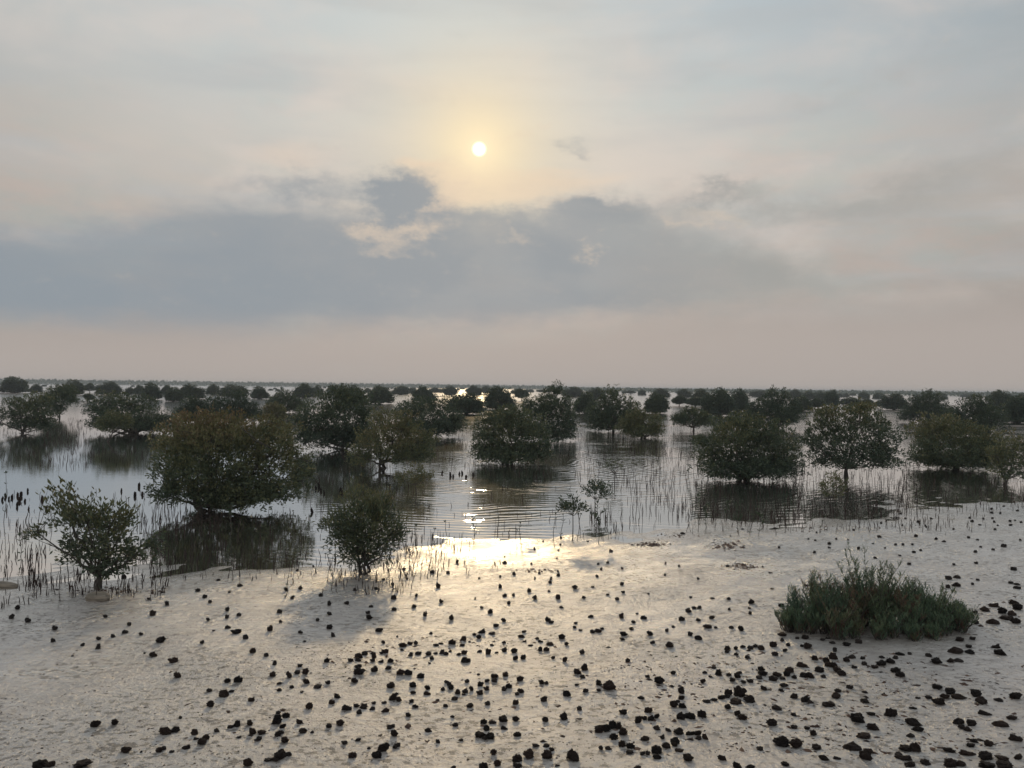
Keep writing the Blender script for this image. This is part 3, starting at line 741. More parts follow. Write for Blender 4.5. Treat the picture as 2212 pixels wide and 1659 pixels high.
# ------------------------------------------------------------------ leafy seedlings on single stems
def seedling(bx, by, yt, npair, label, spread=1.0, seed=0, low=.25, lean=0.0, w=None):
    rng = np.random.default_rng(seed + 300)
    X, Y, Z = ground_at(bx, by); s = math.hypot(X, Y) / F; H = (by - yt) * s
    e = bpy.data.objects.new('mangrove_seedling', None); col.objects.link(e); e.location = (X, Y, Z); e.empty_display_size = .1
    ts = np.linspace(0, 1, 7)
    pts = np.stack([lean * H * ts + .02 * np.sin(ts * 5 + seed), .015 * np.cos(ts * 6 + seed), -.05 + (H + .03) * ts], 1)
    A = Acc(); A.add(*tube(pts, np.linspace(.0065, .0035, 7), 5))
    Lf = Acc()
    br = []
    if w:                                                   # a few side shoots
        for k in range(5):
            t = rng.uniform(.3, .75); b0 = np.array([np.interp(t, ts, pts[:, i]) for i in range(3)])
            th = rng.uniform(0, 6.28); b1 = b0 + np.array([math.cos(th) * w * s * .5, math.sin(th) * w * s * .4, H * rng.uniform(.12, .3)])
            A.add(*tube([b0, (b0 + b1) / 2 + [0, 0, -.01], b1], [.004, .003, .002], 4)); br.append((b0, b1))
    for k in range(npair):
        t = low + (1 - low) * (k / max(1, npair - 1)) ** .8
        c = np.array([np.interp(t, ts, pts[:, i]) for i in range(3)])
        th = k * PI / 2 + rng.uniform(-.3, .3); l = .065 * spread * rng.uniform(.7, 1.1)
        d = np.array([[math.cos(th), math.sin(th), rng.uniform(.5, 1.1)], [-math.cos(th), -math.sin(th), rng.uniform(.5, 1.1)]])
        V, Q, T4 = leaves(np.array([c, c]), d, l, l * .36, rng, np.full(2, .25)); Lf.add(V, Q, T4)
    for b0, b1 in br:
        P = b0 + (b1 - b0) * rng.uniform(.3, 1.05, (14, 1))
        V, Q, T4 = leaves(P, unit(rng, 14) + (b1 - b0) / np.linalg.norm(b1 - b0) + [0, 0, .4], .06, .022, rng, np.full(14, .28)); Lf.add(V, Q, T4)
    P = np.repeat(pts[-1:], 6, 0); V, Q, T4 = leaves(P, unit(rng, 6) * .5 + [0, 0, 1], .06 * spread, .02 * spread, rng, np.full(6, .3)); Lf.add(V, Q, T4)
    obj('stem', A.mesh('stem', M_bark, True), e); obj('foliage', Lf.mesh('foliage', M_leaf), e)
    tag(e, label, 'seedling', 'leafy mangrove seedlings by the waterline')


SEED = [(1292, 1175, 1086, 16, 'bushy seedling right at the waterline below the waterline sapling pair', 1.1, 34),
        (1506, 1148, 1072, 15, 'tallest slim leafy seedling at the waterline right of centre', .9, None),
        (1525, 1141, 1092, 9, 'small bushy seedling just right of the tallest slim one', 1.0, 16),
        (1596, 1156, 1088, 9, 'yellowish bushy seedling on the mud edge below the big low-skirted mangrove', 1.0, 18),
        (1622, 1158, 1113, 5, 'short thin seedling left of a pair on the mud edge, right side', .8, None),
        (1641, 1158, 1098, 7, 'leafy seedling, rightmost of the mud-edge row below the low-skirted mangrove', 1.0, 14),
        (1569, 1125, 1076, 8, 'seedling in the dark reflection of the big low-skirted mangrove', 1.0, 14),
        (1123, 1185, 1129, 6, 'leafy seedling with a bare twin at the edge of the golden mud', .8, None),
        (1116, 1182, 1144, 3, 'nearly bare short seedling beside the leafy one at the golden mud edge', .6, None),
        (1198, 1183, 1109, 6, 'seedling with leaves at mid stem and tip on the golden mud right of the glitter', .8, None),
        (1213, 1163, 1111, 4, 'thin seedling in the water just behind the left waterline sapling', .8, None),
        (1249, 1168, 1110, 5, 'thin leafy seedling between the two waterline saplings', .8, None),
        (1023, 1177, 1116, 10, 'stout leafy seedling at the upper end of the golden glitter', 1.0, None),
        (963, 1170, 1126, 3, 'curved seedling with a leafy tip right of the round mangrove', .8, None),
        (938, 1181, 1142, 3, 'short seedling with leafy tip, second from the round mangrove', .8, None),
        (903, 1196, 1134, 5, 'tall leaning seedling nearest the right side of the round mangrove', .8, None),
        (668, 1146, 1117, 6, 'leafy seedling in calm water left of the round mangrove', 1.1, None),
        (10, 1128, 1038, 4, 'tall spindly seedling at the left edge standing in calm water', 1.0, None),
        (44, 1202, 1162, 4, 'reddish thin seedling in the water left of the open leafy mangrove', 1.0, None),
        (460, 1206, 1142, 4, 'thin seedling in the dark reflection below the rusty dome tree', .9, None),
        (498, 1140, 1092, 6, 'seedling at the foot of the rusty dome tree', 1.0, 12),
        (1944, 1148, 1108, 2, 'bare thin seedling on the mud right of the root beds', .5, None),
        (1774, 1150, 1126, 4, 'short pale seedling on the mud below the slim olive sapling', .7, None),
        (618, 1290, 1262, 3, 'tiny seedling on the mud left of the round mangrove', .6, None),
        (717, 1263, 1232, 4, 'tiny leafy-tipped seedling left of the round mangrove trunk', .7, None),
        (110, 1140, 1098, 2, 'bare twiggy seedling left of the open leafy mangrove, in the water', .5, None),
        (1075, 1125, 1080, 3, 'lone thin seedling in the bright ripples below the dense olive dome', .7, None)]
for i, (bx, by, yt, npair, lab, spd, w) in enumerate(SEED): seedling(bx, by, yt, npair, lab, spd, i, w=w, lean=(-.12 if i in (15,) else .03 * math.sin(i * 2)))


# ------------------------------------------------------------------ the green succulent bush on the mud
def bush():
    rng = np.random.default_rng(55)
    X, Y, Z = ground_at(1882, 1356)
    s = math.hypot(X, Y) / F
    e = bpy.data.objects.new('succulent_bush', None); col.objects.link(e); e.location = (X, Y, Z); e.empty_display_size = .3
    st = Acc(); fo = Acc()
    # photo outline of the top, in pixels left/right of the foot and height above it
    ox = np.array([-190, -178, -150, -120, -95, -60, -30, -5, 15, 35, 60, 80, 105, 130, 150, 175, 200, 212]) * s
    oh = np.array([16, 42, 74, 104, 126, 122, 142, 156, 142, 122, 92, 90, 96, 104, 92, 58, 28, 8]) * s * 1.0
    clumps = []
    for k in range(44):
        cx_ = rng.uniform(-170, 190) * s
        dh = .50 * math.sqrt(max(0.04, 1 - (cx_ / (205 * s)) ** 2)); cy_ = rng.uniform(-1, 1) * dh
        clumps.append((cx_, cy_, rng.uniform(.70, 1.08), rng.uniform(-.12, .10) + (.34 if rng.random() < .14 and cx_ < 100 * s else 0)))
    clumps += [(-5 * s, .1, 1.12, .05), (20 * s, 0, 1.0, .15), (125 * s, 0, 1.1, .1), (-110 * s, .05, 1.08, .2), (-172 * s, -.1, .9, .1), (195 * s, .15, .9, .0), (-90 * s, -.40, .5, 0), (40 * s, -.46, .55, .0), (-20 * s, -.44, .5, .1), (80 * s, -.42, .55, .05), (10 * s, -.38, .6, .0), (110 * s, -.3, .6, .02), (-60 * s, -.36, .55, .2), (60 * s, -.3, .65, .0), (-130 * s, -.2, .6, .05), (150 * s, -.1, .7, .0), (0, -.2, .7, .1)]
    for k in range(len(clumps) * 15):
        cx_, cy_, hf, red = clumps[k // 15]
        hm = np.interp(cx_, ox, oh); q = min(abs(cy_) / .60, .95)
        h = max(.12, hm * hf * math.sqrt(1 - q * q)) * rng.uniform(.55, 1.0)
        th_ = rng.uniform(0, 6.28); sp_ = rng.random() ** .7 * h * .62
        x = cx_ + math.cos(th_) * sp_; yy = cy_ + math.sin(th_) * sp_
        h *= 1 - .35 * (sp_ / (h * .62 + 1e-6)) ** 2
        bx = cx_ + rng.normal() * .03; by = cy_ + rng.normal() * .03
        lean = np.array([x - bx, yy - by, 0])
        ts = np.linspace(0, 1, 5)[:, None]
        pts = np.array([bx, by, -.02]) + lean * ts ** 1.2 + np.array([0, 0, h]) * ts + rng.normal(size=(5, 3)) * .007
        st.add(*tube(pts, np.linspace(.006, .002, 5), 4))
        nb = int(8 + h * 34)
        for j in range(nb):
            t = rng.uniform(.12, 1.0); c = np.array([np.interp(t, ts[:, 0], pts[:, i]) for i in range(3)])
            th = rng.uniform(0, 6.28); bl = rng.uniform(.04, .11) * (1.25 - .6 * t)
            tip = c + np.array([math.cos(th) * bl * .55, math.sin(th) * bl * .55, bl * .95])
            m_ = 10
            u = rng.random((m_, 1)); P = c + (tip - c) * u + rng.normal(size=(m_, 3)) * .003
            d = (tip - c) / np.linalg.norm(tip - c) + unit(rng, m_) * .50 + [0, 0, .35]
            tone = .24 + red + .20 * t + (.42 if (t < .40 and rng.random() < .5) else 0)
            V, Q, T4 = leaves(P, d, rng.uniform(.016, .034, m_), .0048, rng, np.full(m_, tone)); fo.add(V, Q, T4)
            V, Q, T4 = leaves(c[None], (tip - c)[None], bl * 1.15, .0055, rng, np.full(1, tone)); fo.add(V, Q, T4)
    obj('stem', st.mesh('stem', M_bark), e); obj('foliage', fo.mesh('foliage', M_shrub), e)
    tag(e, 'spreading feathery green succulent bush with reddish inner stems on the mud at right', 'bush')


bush()

# ------------------------------------------------------------------ aerial roots
rng = np.random.default_rng(21)
rootP = []
for v in range(6):
    ts = np.linspace(0, 1, 6); a = rng.uniform(0, 6.28)
    pts = np.stack([.07 * np.sin(ts * rng.uniform(2, 5) + a) * ts * 1.0, .05 * np.cos(ts * 3 + a) * ts, ts], 1); pts[:, :2] -= pts[0, :2]
    fat = 1.0 if v < 5 else 1.0
    V, Q = tube(pts, np.array([1.0, .95, .9, .82, .7, .35]) * .034, 5)
    rootP.append((V, Q))
knobV, knobQ = [], []
ZN = [  # x0,x1,y0,y1,count,hmin,hmax, place
    (70, 360, 1232, 1300, 165, .12, .24, 'on the mud round the open leafy mangrove'),
    (0, 100, 1130, 1268, 85, .08, .20, 'in the calm water at the left edge of the photo'),
    (0, 90, 1250, 1310, 22, .10, .2, 'on the mud at the left edge of the photo'),
    (0, 340, 1062, 1140, 90, .06, .18, 'in the calm water behind the open leafy young mangrove'),
    (335, 480, 1058, 1140, 170, .12, .28, 'under the left side of the rusty dome tree'),
    (285, 350, 1100, 1230, 70, .10, .24, 'between the open leafy and rusty dome mangroves'),
    (330, 640, 1110, 1225, 150, .08, .22, 'in the dark reflection of the rusty dome tree'),
    (330, 700, 1195, 1262, 85, .08, .18, 'on the waterline below the rusty dome tree'),
    (690, 890, 1205, 1285, 150, .08, .20, 'on the mud round the small round mangrove'),
    (830, 1015, 1165, 1250, 110, .10, .22, 'at the waterline right of the small round mangrove'),
    (960, 1120, 1190, 1240, 14, .05, .12, 'on the golden mud'),
    (640, 900, 1050, 1180, 90, .06, .20, 'in the ripples round the small round mangrove'),
    (880, 1240, 1050, 1165, 60, .06, .2, 'in the bright ripples of the middle'),
    (880, 1060, 925, 1010, 170, .12, .28, 'between the leaning brown mangrove and the dense olive dome'),
    (1010, 1190, 985, 1035, 150, .12, .26, 'at the foot of the dense olive dome'),
    (1110, 1280, 930, 1000, 210, .14, .30, 'under the horizon-breaking tuft tree'),
    (1240, 1560, 960, 1060, 250, .12, .30, 'in the rippled water right of the dense olive dome'),
    (1360, 1560, 1010, 1120, 170, .12, .30, 'in the ripples left of the big low-skirted mangrove'),
    (1330, 1520, 1100, 1160, 28, .10, .28, 'in the last ripples before the mud, right of the sapling pair'),
    (1500, 1740, 1015, 1130, 430, .14, .30, 'in the thick bed below the big low-skirted mangrove'),
    (1700, 1990, 1000, 1115, 470, .14, .30, 'in the thick bed below the single-trunk mangrove'),
    (1940, 2230, 1000, 1105, 330, .12, .28, 'in the bed below the olive-topped right-edge dome'),
    (1540, 2130, 1095, 1152, 190, .10, .26, 'along the muddy waterline on the right'),
    (1250, 1330, 1095, 1170, 26, .14, .30, 'round the waterline sapling pair'),
    (-10, 110, 915, 945, 120, .14, .26, ''), (95, 195, 922, 965, 190, .12, .28, ''), (105, 200, 960, 1012, 90, .12, .26, ''), (190, 335, 940, 1000, 70, .1, .22, ''),
    (0, 110, 955, 1010, 70, .08, .2, ''), (1430, 1570, 905, 1000, 220, .14, .30, ''), (1260, 1450, 935, 985, 150, .14, .28, ''), (635, 705, 895, 990, 100, .12, .30, ''),
    (150, 195, 903, 925, 60, .12, .26, ''), (1945, 2010, 905, 955, 55, .12, .3, ''), (740, 860, 985, 1020, 50, .1, .26, ''), (1600, 1740, 915, 950, 60, .12, .26, ''), (640, 900, 985, 1060, 120, .06, .2, ''),
    (375, 460, 895, 930, 60, .12, .24, '')]
roots = []
for (x0, x1, y0, y1, n, h0, h1, plc) in ZN:
    # soft clumps inside the zone
    if plc == '' or 'water' in plc or 'ripples' in plc or 'reflection' in plc: n = int(n * 1.35)
    nc = max(2, n // 14); ctr = np.stack([rng.uniform(x0, x1, nc), rng.uniform(y0, y1, nc)], 1)
    for k in range(n):
        if rng.random() < .38:
            c = ctr[rng.integers(nc)]; px = c[0] + rng.normal() * (x1 - x0) * .06; py = c[1] + rng.normal() * (y1 - y0) * .10
        else: px = rng.uniform(x0, x1); py = rng.uniform(y0, y1)
        py = min(max(py, y0 - 4), y1 + 4)
        X, Y, Z = ground_at(px, py)
        h = rng.uniform(h0, h1) * rng.uniform(.55, 1.0) * (.85 if 'mud round' in plc or 'waterline' in plc else 1)
        roots.append((h * F / Y, X, Y, Z, h, px, py, plc))
zx = {z[7]: (z[0], z[1]) for z in ZN}
isl = sorted(range(len(roots)), key=lambda i: (-roots[i][0] if roots[i][7] else 0))[:300]
isel = set(isl)
rmesh = [mesh('aerial_root', V, Q, M_root, True) for V, Q in rootP]
A = Acc()
for i, (hp, X, Y, Z, h, px, py, plc) in enumerate(roots):
    v = int(rng.integers(6)); rz = rng.uniform(0, 6.28); th = rng.uniform(.75, 1.25) * (1.7 if rng.random() < .10 else 1.0)
    tx, ty = rng.normal(size=2) * .07
    wv_ = .158 * th
    if i in isel:
        o = obj('aerial_root', rmesh[v], loc=(X, Y, Z - .02)); o.scale = (wv_, wv_, h + .02); o.rotation_euler = (tx, ty, rz)
        lb_ = ('%s%s%s aerial root %s' % ('stout ' if th > 1.3 and hp < 28 else '', 'tall ' if hp > 28 else 'short ' if hp < 19 else '', 'leaning' if abs(tx) + abs(ty) > .14 else 'wavy' if v in (1, 4) else 'upright', plc + (', left side' if px < zx[plc][0] + (zx[plc][1] - zx[plc][0]) * .36 else ', right side' if px > zx[plc][0] + (zx[plc][1] - zx[plc][0]) * .64 else '')))
        if len(lb_.replace('-', ' ').split()) > 16: lb_ = lb_.split(',')[0]
        tag(o, lb_, 'aerial root', 'aerial roots standing ' + plc)
    else:
        V, Q = rootP[v]; c_, s_ = math.cos(rz), math.sin(rz)
        P = V * [wv_, wv_, h + .02]; P = np.stack([P[:, 0] * c_ - P[:, 1] * s_ + P[:, 2] * ty, P[:, 0] * s_ + P[:, 1] * c_ - P[:, 2] * tx, P[:, 2] - .02], 1)
        A.add(P + [X, Y, Z], Q)
tag(obj('aerial_root_beds', A.mesh('aerial_root_beds', M_root, True)), 'beds of countless thin dark aerial roots standing in the water among the mangroves', 'aerial roots', kind='stuff')

# ------------------------------------------------------------------ stones
import bmesh


def stone(seed, flat=0.0):
    bm = bmesh.new(); bmesh.ops.create_icosphere(bm, subdivisions=4, radius=.5)
    r = np.random.default_rng(seed + 40)
    V = np.array([v.co[:] for v in bm.verts]); Q = np.array([[v.index for v in f.verts] for f in bm.faces]); bm.free()
    d = V / np.linalg.norm(V, axis=1, keepdims=True)
    nrm = unit(r, 15); off = r.uniform(.30, .48, 15)            # planes cut facets
    t = np.full(len(d), .56)
    for a, o in zip(nrm, off):
        q = d @ a; t = np.where(q > .05, np.minimum(t, o / np.maximum(q, .05)), t)
    for f_, a_ in ((5, .045), (10, .03), (21, .020), (38, .012)):
        for _ in range(3):
            k = r.normal(size=3) * f_; t = t + a_ * np.sin(d @ k + r.uniform(0, 6)) * .8
    V = d * t[:, None]
    V[:, 2] *= (1 - flat); V /= (V.max(0) - V.min(0)).max() * np.array([.92, .92, .92]); V[:, 2] -= V[:, 2].min() + .24
    return V, Q


NS = 14
ST = [stone(k, .12 if k < 9 else .42) for k in range(NS)]
SM = [mesh('stone', V, Q, M_rock, False) for V, Q in ST]
SH = [float(V[:, 2].max()) for V, Q in ST]
SWX = [float(V[:, 0].max() - V[:, 0].min()) for V, Q in ST]
RK = {5: "120,523,36,30;75,588,36,32;186,614,42,34;380,668,38,34;371,755,34,30;739,586,32,24;910,640,30,28;877,694,42,30;795,724,34,28;690,741,34,28;579,786,30,24;687,800,36,38;991,710,32,24;1125,752,62,44;1073,855,56,40;1224,894,70,42;1246,1003,62,44;1069,563,44,42;1179,492,36,36;1045,462,26,18;1141,415,24,14;1396,400,34,26;1441,444,34,30;1479,481,28,26;1544,328,30,16;1696,366,40,22;1618,413,22,18;1602,534,32,36;1598,588,30,30;1685,572,34,28;1466,607,28,26;1509,686,26,14;1606,660,44,28;1670,690,76,38;1736,731,40,36;1427,767,34,28;1785,826,50,42;1604,1040,46,34;1675,1031,62,50;1475,1107,42,28;1580,1133,70,52;1630,1115,46,22;1484,1205,62,48;1771,1174,58,34;663,1349,74,52;799,1337,48,42;1165,1393,84,64;1225,1390,70,34;1373,1406,56,42;1270,1302,26,20;1528,1392,48,28;1622,1366,46,28;1668,1346,60,46;1758,1340,50,42;1782,1396,56,52;1380,1450,38,22;1420,1468,60,54;1450,1442,50,40;1687,1441,34,16;880,1532,72,44;1118,1532,48,36;1155,1518,34,28;1211,1543,32,18;1312,1513,58,34;995,1545,20,14;350,1630,66,40;270,1632,88,56;550,1650,120,24;1745,1622,66,60;874,302,34,26;1018,847,18,12;509,866,20,10",
      6: "208,393,30,32;311,383,32,28;254,450,34,28;405,230,22,18;290,258,26,16;457,433,30,28;515,492,30,42;514,566,42,28;434,609,28,26;640,489,38,26;699,395,26,26;846,387,28,24;902,322,26,20;968,357,28,28;1066,318,24,20;1043,250,30,18;1245,270,36,28;1358,274,30,26;1284,365,40,46;1133,433,22,30;975,450,44,36;974,531,42,30;1116,512,36,28;810,514,34,20;795,590,50,40;793,556,36,28;160,547,40,34;171,620,28,26;98,668,42,46;310,695,36,26;514,660,46,34;543,714,38,38;341,762,28,16;863,681,58,32;1235,704,34,20;1193,567,34,40;1307,476,34,36;1379,592,38,42;1422,197,26,30;1548,459,20,18;1576,315,18,20;1595,521,26,22;1657,548,42,40;1726,370,30,36;1757,204,40,26;1728,302,20,22;1755,165,16,10;1758,436,40,28;1787,488,28,30;1749,611,42,32;1694,649,46,26;1670,706,54,24;1600,690,66,36;1575,731,48,34;1545,712,30,22;1463,742,54,34;1382,766,56,44;1460,790,42,18;1510,765,24,14;1270,788,46,18;1310,778,40,14;1219,847,44,32;1270,847,34,18;1312,836,44,34;1345,848,40,26;1372,830,30,20;1242,880,32,28;1227,916,24,16;1141,845,52,28;1091,854,42,30;1128,769,32,34;1035,787,64,34;1085,777,46,22;1031,822,30,16;898,768,32,28;915,830,56,36;888,842,30,22;832,862,36,44;826,893,40,26;822,845,40,22;770,846,50,28;727,866,62,36;718,890,50,30;670,893,46,28;885,904,42,24;947,895,46,36;937,950,48,26;835,957,52,44;720,939,58,26;718,977,86,46;1020,978,70,46;1070,980,60,42;1166,1008,58,34;690,1037,50,40;951,1072,60,44;1106,1070,52,38;1208,1090,48,36;1204,1128,56,30;1110,1123,44,22;1099,1184,38,26;1123,1220,48,26;960,1155,60,54;1003,1172,48,40;990,1132,30,18;906,1195,40,20;830,1199,32,20;630,1229,62,46;662,1238,34,26;705,1218,48,28;760,1222,64,36;727,1262,40,34;818,1238,48,24;912,1249,60,36;1072,1282,44,32;1283,1176,30,16;1321,1099,34,28;1345,1048,36,28;1362,1062,34,34;1378,1085,44,38;1425,1118,42,38;1478,1114,44,32;1469,1137,36,16;1521,1096,36,40;1491,1043,36,28;1582,1065,48,36;1587,1120,50,42;1635,1093,46,36;1633,1040,42,26;1683,1008,60,34;1684,1038,44,30;1762,996,46,36;1574,996,28,14;1785,1076,50,40;1750,1098,42,32;1407,1168,50,26;1342,1218,38,24;1512,1216,54,32;1637,1200,44,32;1387,1294,36,20;1412,1352,48,28;1452,1461,34,18;1216,1392,56,32;1287,1468,36,32;1607,1328,50,42;1746,1312,66,48;1672,1335,60,24;1633,1375,50,42;1752,1373,54,30;1580,1422,84,44;1655,1432,66,48;1620,1448,50,26;1678,1544,48,44;1703,1622,56,50;1610,1642,66,50;940,1370,46,30;966,1358,40,26;972,1413,58,52;899,1513,92,68;1003,1492,44,34;980,1508,36,28;852,1562,72,56;680,1567,60,42;722,1458,44,24;627,1477,46,28;797,1519,30,16;592,1341,58,48;514,1359,44,34;332,1396,60,34;396,1405,28,16;305,1329,58,38;375,1217,58,48;530,1190,46,38;572,1148,54,38;208,1284,58,40;137,1316,76,66;150,1268,40,22;187,1362,50,34;150,1416,50,42;180,1406,34,26;30,1408,60,34;14,1449,40,34;195,1462,60,44;165,1565,80,70;130,1598,60,30;231,1562,44,30;75,1605,60,18;162,1105,34,24;165,1060,38,18;253,1085,34,22;320,1121,26,14;435,1084,58,26;350,1046,58,38;508,1051,38,30;113,995,44,36;234,995,42,56;289,981,44,28;344,974,48,44;306,933,42,24;126,915,36,34;496,896,42,38;72,858,36,28;1475,891,72,48;1468,840,50,32;1432,852,40,24;1580,831,42,24;1638,833,44,48;1700,843,36,14;1757,820,40,36;1753,768,36,20;1667,788,32,16;1395,1650,40,24",
      7: "14,282,26,28;138,212,18,18;160,103,18,18;191,276,20,22;160,317,18,22;328,290,30,28;326,265,18,16;275,317,24,26;271,343,30,24;330,118,24,14;343,77,18,16;346,27,20,18;220,55,14,10;700,120,34,24;316,175,18,12;610,214,22,18;677,202,24,22;631,249,20,26;601,301,28,24;779,245,22,22;776,354,34,28;789,412,32,20;1085,208,18,22;1182,228,20,20;1081,292,20,22;1316,318,22,20;1527,229,28,20;447,378,44,34;573,377,26,14;121,398,34,36;162,450,40,38;328,447,38,42;263,408,24,14;507,449,32,24;745,460,36,26;677,432,30,14;966,427,20,14;1266,451,26,14;1418,458,40,12;1536,460,32,20;1692,478,50,40;350,520,34,20;10,432,24,28;1251,544,44,34;1288,524,38,24;1325,522,40,24;1538,534,22,22;1678,528,26,14;1687,560,30,28;1416,592,46,30;1319,608,36,26;1202,600,54,34;931,592,48,32;883,567,26,14;777,577,38,48;860,625,38,24;846,671,38,26;789,709,60,34;779,745,44,24;556,584,50,26;252,605,44,40;274,626,44,24;452,633,34,18;443,661,30,24;486,683,34,16;566,692,44,28;606,686,56,32;640,671,32,20;355,728,52,42;387,779,34,30;272,781,60,26;200,762,42,20;180,740,30,22;68,725,58,28;85,693,40,20;92,761,32,16;130,791,44,16;203,815,36,38;242,816,46,36;496,834,40,36;292,876,34,26;376,888,42,44;24,878,46,38;77,872,42,38;14,826,52,40;974,706,52,36;996,769,42,26;1117,785,60,40;1098,682,30,30;1143,658,28,20;1258,709,40,34;1326,737,56,34;1390,658,74,30;1442,664,26,18;1554,663,38,22;1620,671,46,42;1526,812,48,34;1519,836,34,20;1587,810,34,30;1633,797,40,24;1688,808,48,28;1724,794,40,26;1770,808,50,36;1587,852,34,24;1667,873,38,28;1678,825,40,16;820,894,40,32;517,943,54,54;467,974,62,46;498,1010,52,28;1046,1039,76,60;1143,984,44,30;959,1010,38,20;692,1076,94,66;618,1054,52,46;518,1109,44,34;614,1108,36,22;394,1132,62,44;61,1026,56,40;212,1048,44,38;244,1056,36,26;60,1114,56,36;35,1134,34,22;24,1193,48,40;226,1170,52,40;460,1070,40,16;478,1235,40,36;368,1293,60,54;237,1314,52,38;26,1312,54,42;791,1259,60,38;963,1247,64,46;898,1316,58,58;942,1303,44,34;985,1305,56,44;1026,1290,44,36;1203,1106,48,54;1203,1161,50,36;1148,1207,60,54;1210,1215,66,42;1175,1188,40,24;1195,1290,64,58;1267,1289,74,48;1349,1272,64,60;1368,982,44,22;1404,1012,32,16;1353,1043,50,32;1463,984,56,44;1432,950,36,16;1535,996,38,26;1598,1003,46,42;1612,984,40,20;1561,1033,42,32;1638,1050,42,26;1692,1041,50,30;1766,960,50,40;1776,989,70,36;1750,1019,46,24;1787,1092,54,36;1610,1118,92,76;1530,1122,58,50;1485,1158,60,34;1520,1150,50,30;1430,1174,60,24;1380,1190,60,18;1595,1190,84,38;1687,1170,84,54;1528,1224,44,36;1595,1270,56,40;1632,1298,66,42;1133,1080,30,18;915,1162,48,20;1027,1375,56,28;1108,1389,50,28;1186,1400,72,50;1067,1436,36,38;1248,1410,44,36;1280,1412,36,30;1320,1412,56,42;1372,1437,44,46;1320,1445,50,30;1155,1465,66,50;1094,1499,66,40;1150,1492,50,34;1030,1528,74,62;1034,1581,66,30;1180,1533,70,28;1248,1588,74,58;1493,1586,74,40;1600,1642,70,46;1690,1650,66,34;940,1447,66,40;720,1350,64,60;755,1360,50,50;620,1380,86,62;668,1374,66,58;788,1398,62,58;722,1435,62,48;781,1485,52,50;840,1500,66,44;683,1518,50,30;630,1513,34,34;837,1548,60,24;925,1555,46,30;958,1552,36,32;119,1558,80,70;250,1562,80,66;280,1528,44,28;38,1588,74,58;40,1640,76,36;425,1560,86,92;455,1582,56,60;42,1421,62,34;165,1500,54,24;246,1502,48,24;890,1650,54,28;318,1640,40,20;1758,1522,48,28",
      8: "80,97,18,20;330,131,24,20;286,38,18,12;336,47,20,14;436,70,28,20;434,98,24,14;485,37,16,16;569,44,14,10;794,22,30,18;642,103,26,24;746,70,18,10;829,102,16,14;906,77,22,16;955,76,22,18;1022,76,22,14;1047,15,28,20;1034,130,28,18;1084,117,22,14;1190,35,20,20;1247,55,28,14;1420,27,22,16;1484,44,20,12;1506,94,20,12;1470,128,26,18;1596,112,22,14;1668,85,36,24;1788,45,16,14;762,171,28,16;935,156,24,12;1000,214,30,18;1316,218,22,16;1478,207,26,18;1748,251,40,24;32,390,28,14;100,507,46,30;270,364,36,20;18,278,40,10;1288,314,54,26;1345,307,44,24;1342,361,56,32;1281,375,34,26;1723,348,38,18;1768,360,40,14;1767,382,48,22;1453,357,22,18;1490,328,26,14;1613,506,68,34;1474,555,36,24;1549,536,54,34;1665,545,60,44;1745,487,60,34;1785,520,64,50;1740,565,70,36;1690,600,80,26;1720,590,50,24;1765,620,72,40;1404,604,44,26;1480,628,46,26;1604,625,80,34;1300,627,66,36;1300,591,40,16;1452,742,44,24;1425,798,44,24;1344,829,84,40;1442,839,60,28;1628,799,62,30;1654,844,64,38;1365,750,60,30;1170,725,70,32;1146,862,42,26;1203,903,66,40;1298,898,50,32;1356,901,60,20;935,850,66,24;1008,850,30,18;905,877,40,24;870,900,60,40;815,918,70,42;813,875,44,20;760,943,60,26;910,966,70,40;945,997,62,36;690,920,40,26;672,881,38,22;612,943,46,26;562,892,44,36;600,872,50,26;474,820,36,34;470,868,66,52;420,897,46,40;337,877,54,40;237,926,70,40;430,925,50,40;470,932,54,44;495,962,54,44;375,965,66,36;536,988,60,38;397,1010,38,24;265,1003,60,34;310,1002,54,44;192,1014,38,28;162,965,68,40;136,990,52,40;70,995,66,36;34,1026,66,36;110,1025,44,20;40,783,60,44;52,850,48,32;123,825,40,26;108,715,60,30;147,785,36,26;161,692,38,24;191,672,38,22;264,673,38,26;264,731,52,36;285,793,60,46;245,793,36,20;211,740,30,18;102,752,30,26;388,750,36,18;422,738,34,18;463,773,44,18;562,783,60,28;650,765,50,30;95,1108,42,20;118,1080,80,16;187,1150,56,36;270,1170,66,50;305,1192,50,24;488,1146,66,40;503,1112,52,26;580,1085,50,30;690,1122,38,16;693,1184,64,26;822,1137,34,18;440,1215,90,22;62,1230,68,40;185,1280,46,24;640,1307,92,66;873,1267,90,62;755,1365,88,54;38,1338,86,50;740,1275,60,26;1047,1338,110,54;1070,1382,80,40;1029,1237,50,14;1202,1085,68,34;1303,1117,76,38;1368,1157,96,36;1260,1152,60,34;1230,1185,80,50;1145,1160,50,22;1062,1162,42,16;1488,1132,80,44;1517,1182,80,46;1541,1270,82,34;1360,1330,70,40;1452,1343,70,36;1380,1370,50,30;1425,1386,60,32;1742,1307,76,26;1660,1355,100,24;1760,1150,80,44;1645,1180,56,22;1757,1445,84,50;105,1472,112,74;205,1485,106,70;355,1511,70,34;612,1511,116,46;690,1440,96,26;700,1570,80,70;720,1540,70,30;405,1589,74,36;185,1370,50,26;280,1375,46,24;330,1408,54,38;990,1522,84,42;1060,1515,66,60;1015,1430,54,26;930,1562,50,24;980,1595,110,28;1015,1635,90,34;1130,1620,66,34;1290,1535,80,34;1415,1555,104,36;1440,1498,64,26;1565,1487,54,38;1560,1575,100,54;1680,1592,80,30;1775,1585,66,30;1310,1625,96,52;1370,1630,70,34;1565,1648,110,26;1700,1645,100,36;1465,1468,50,26;130,1632,60,28;490,1588,54,24",
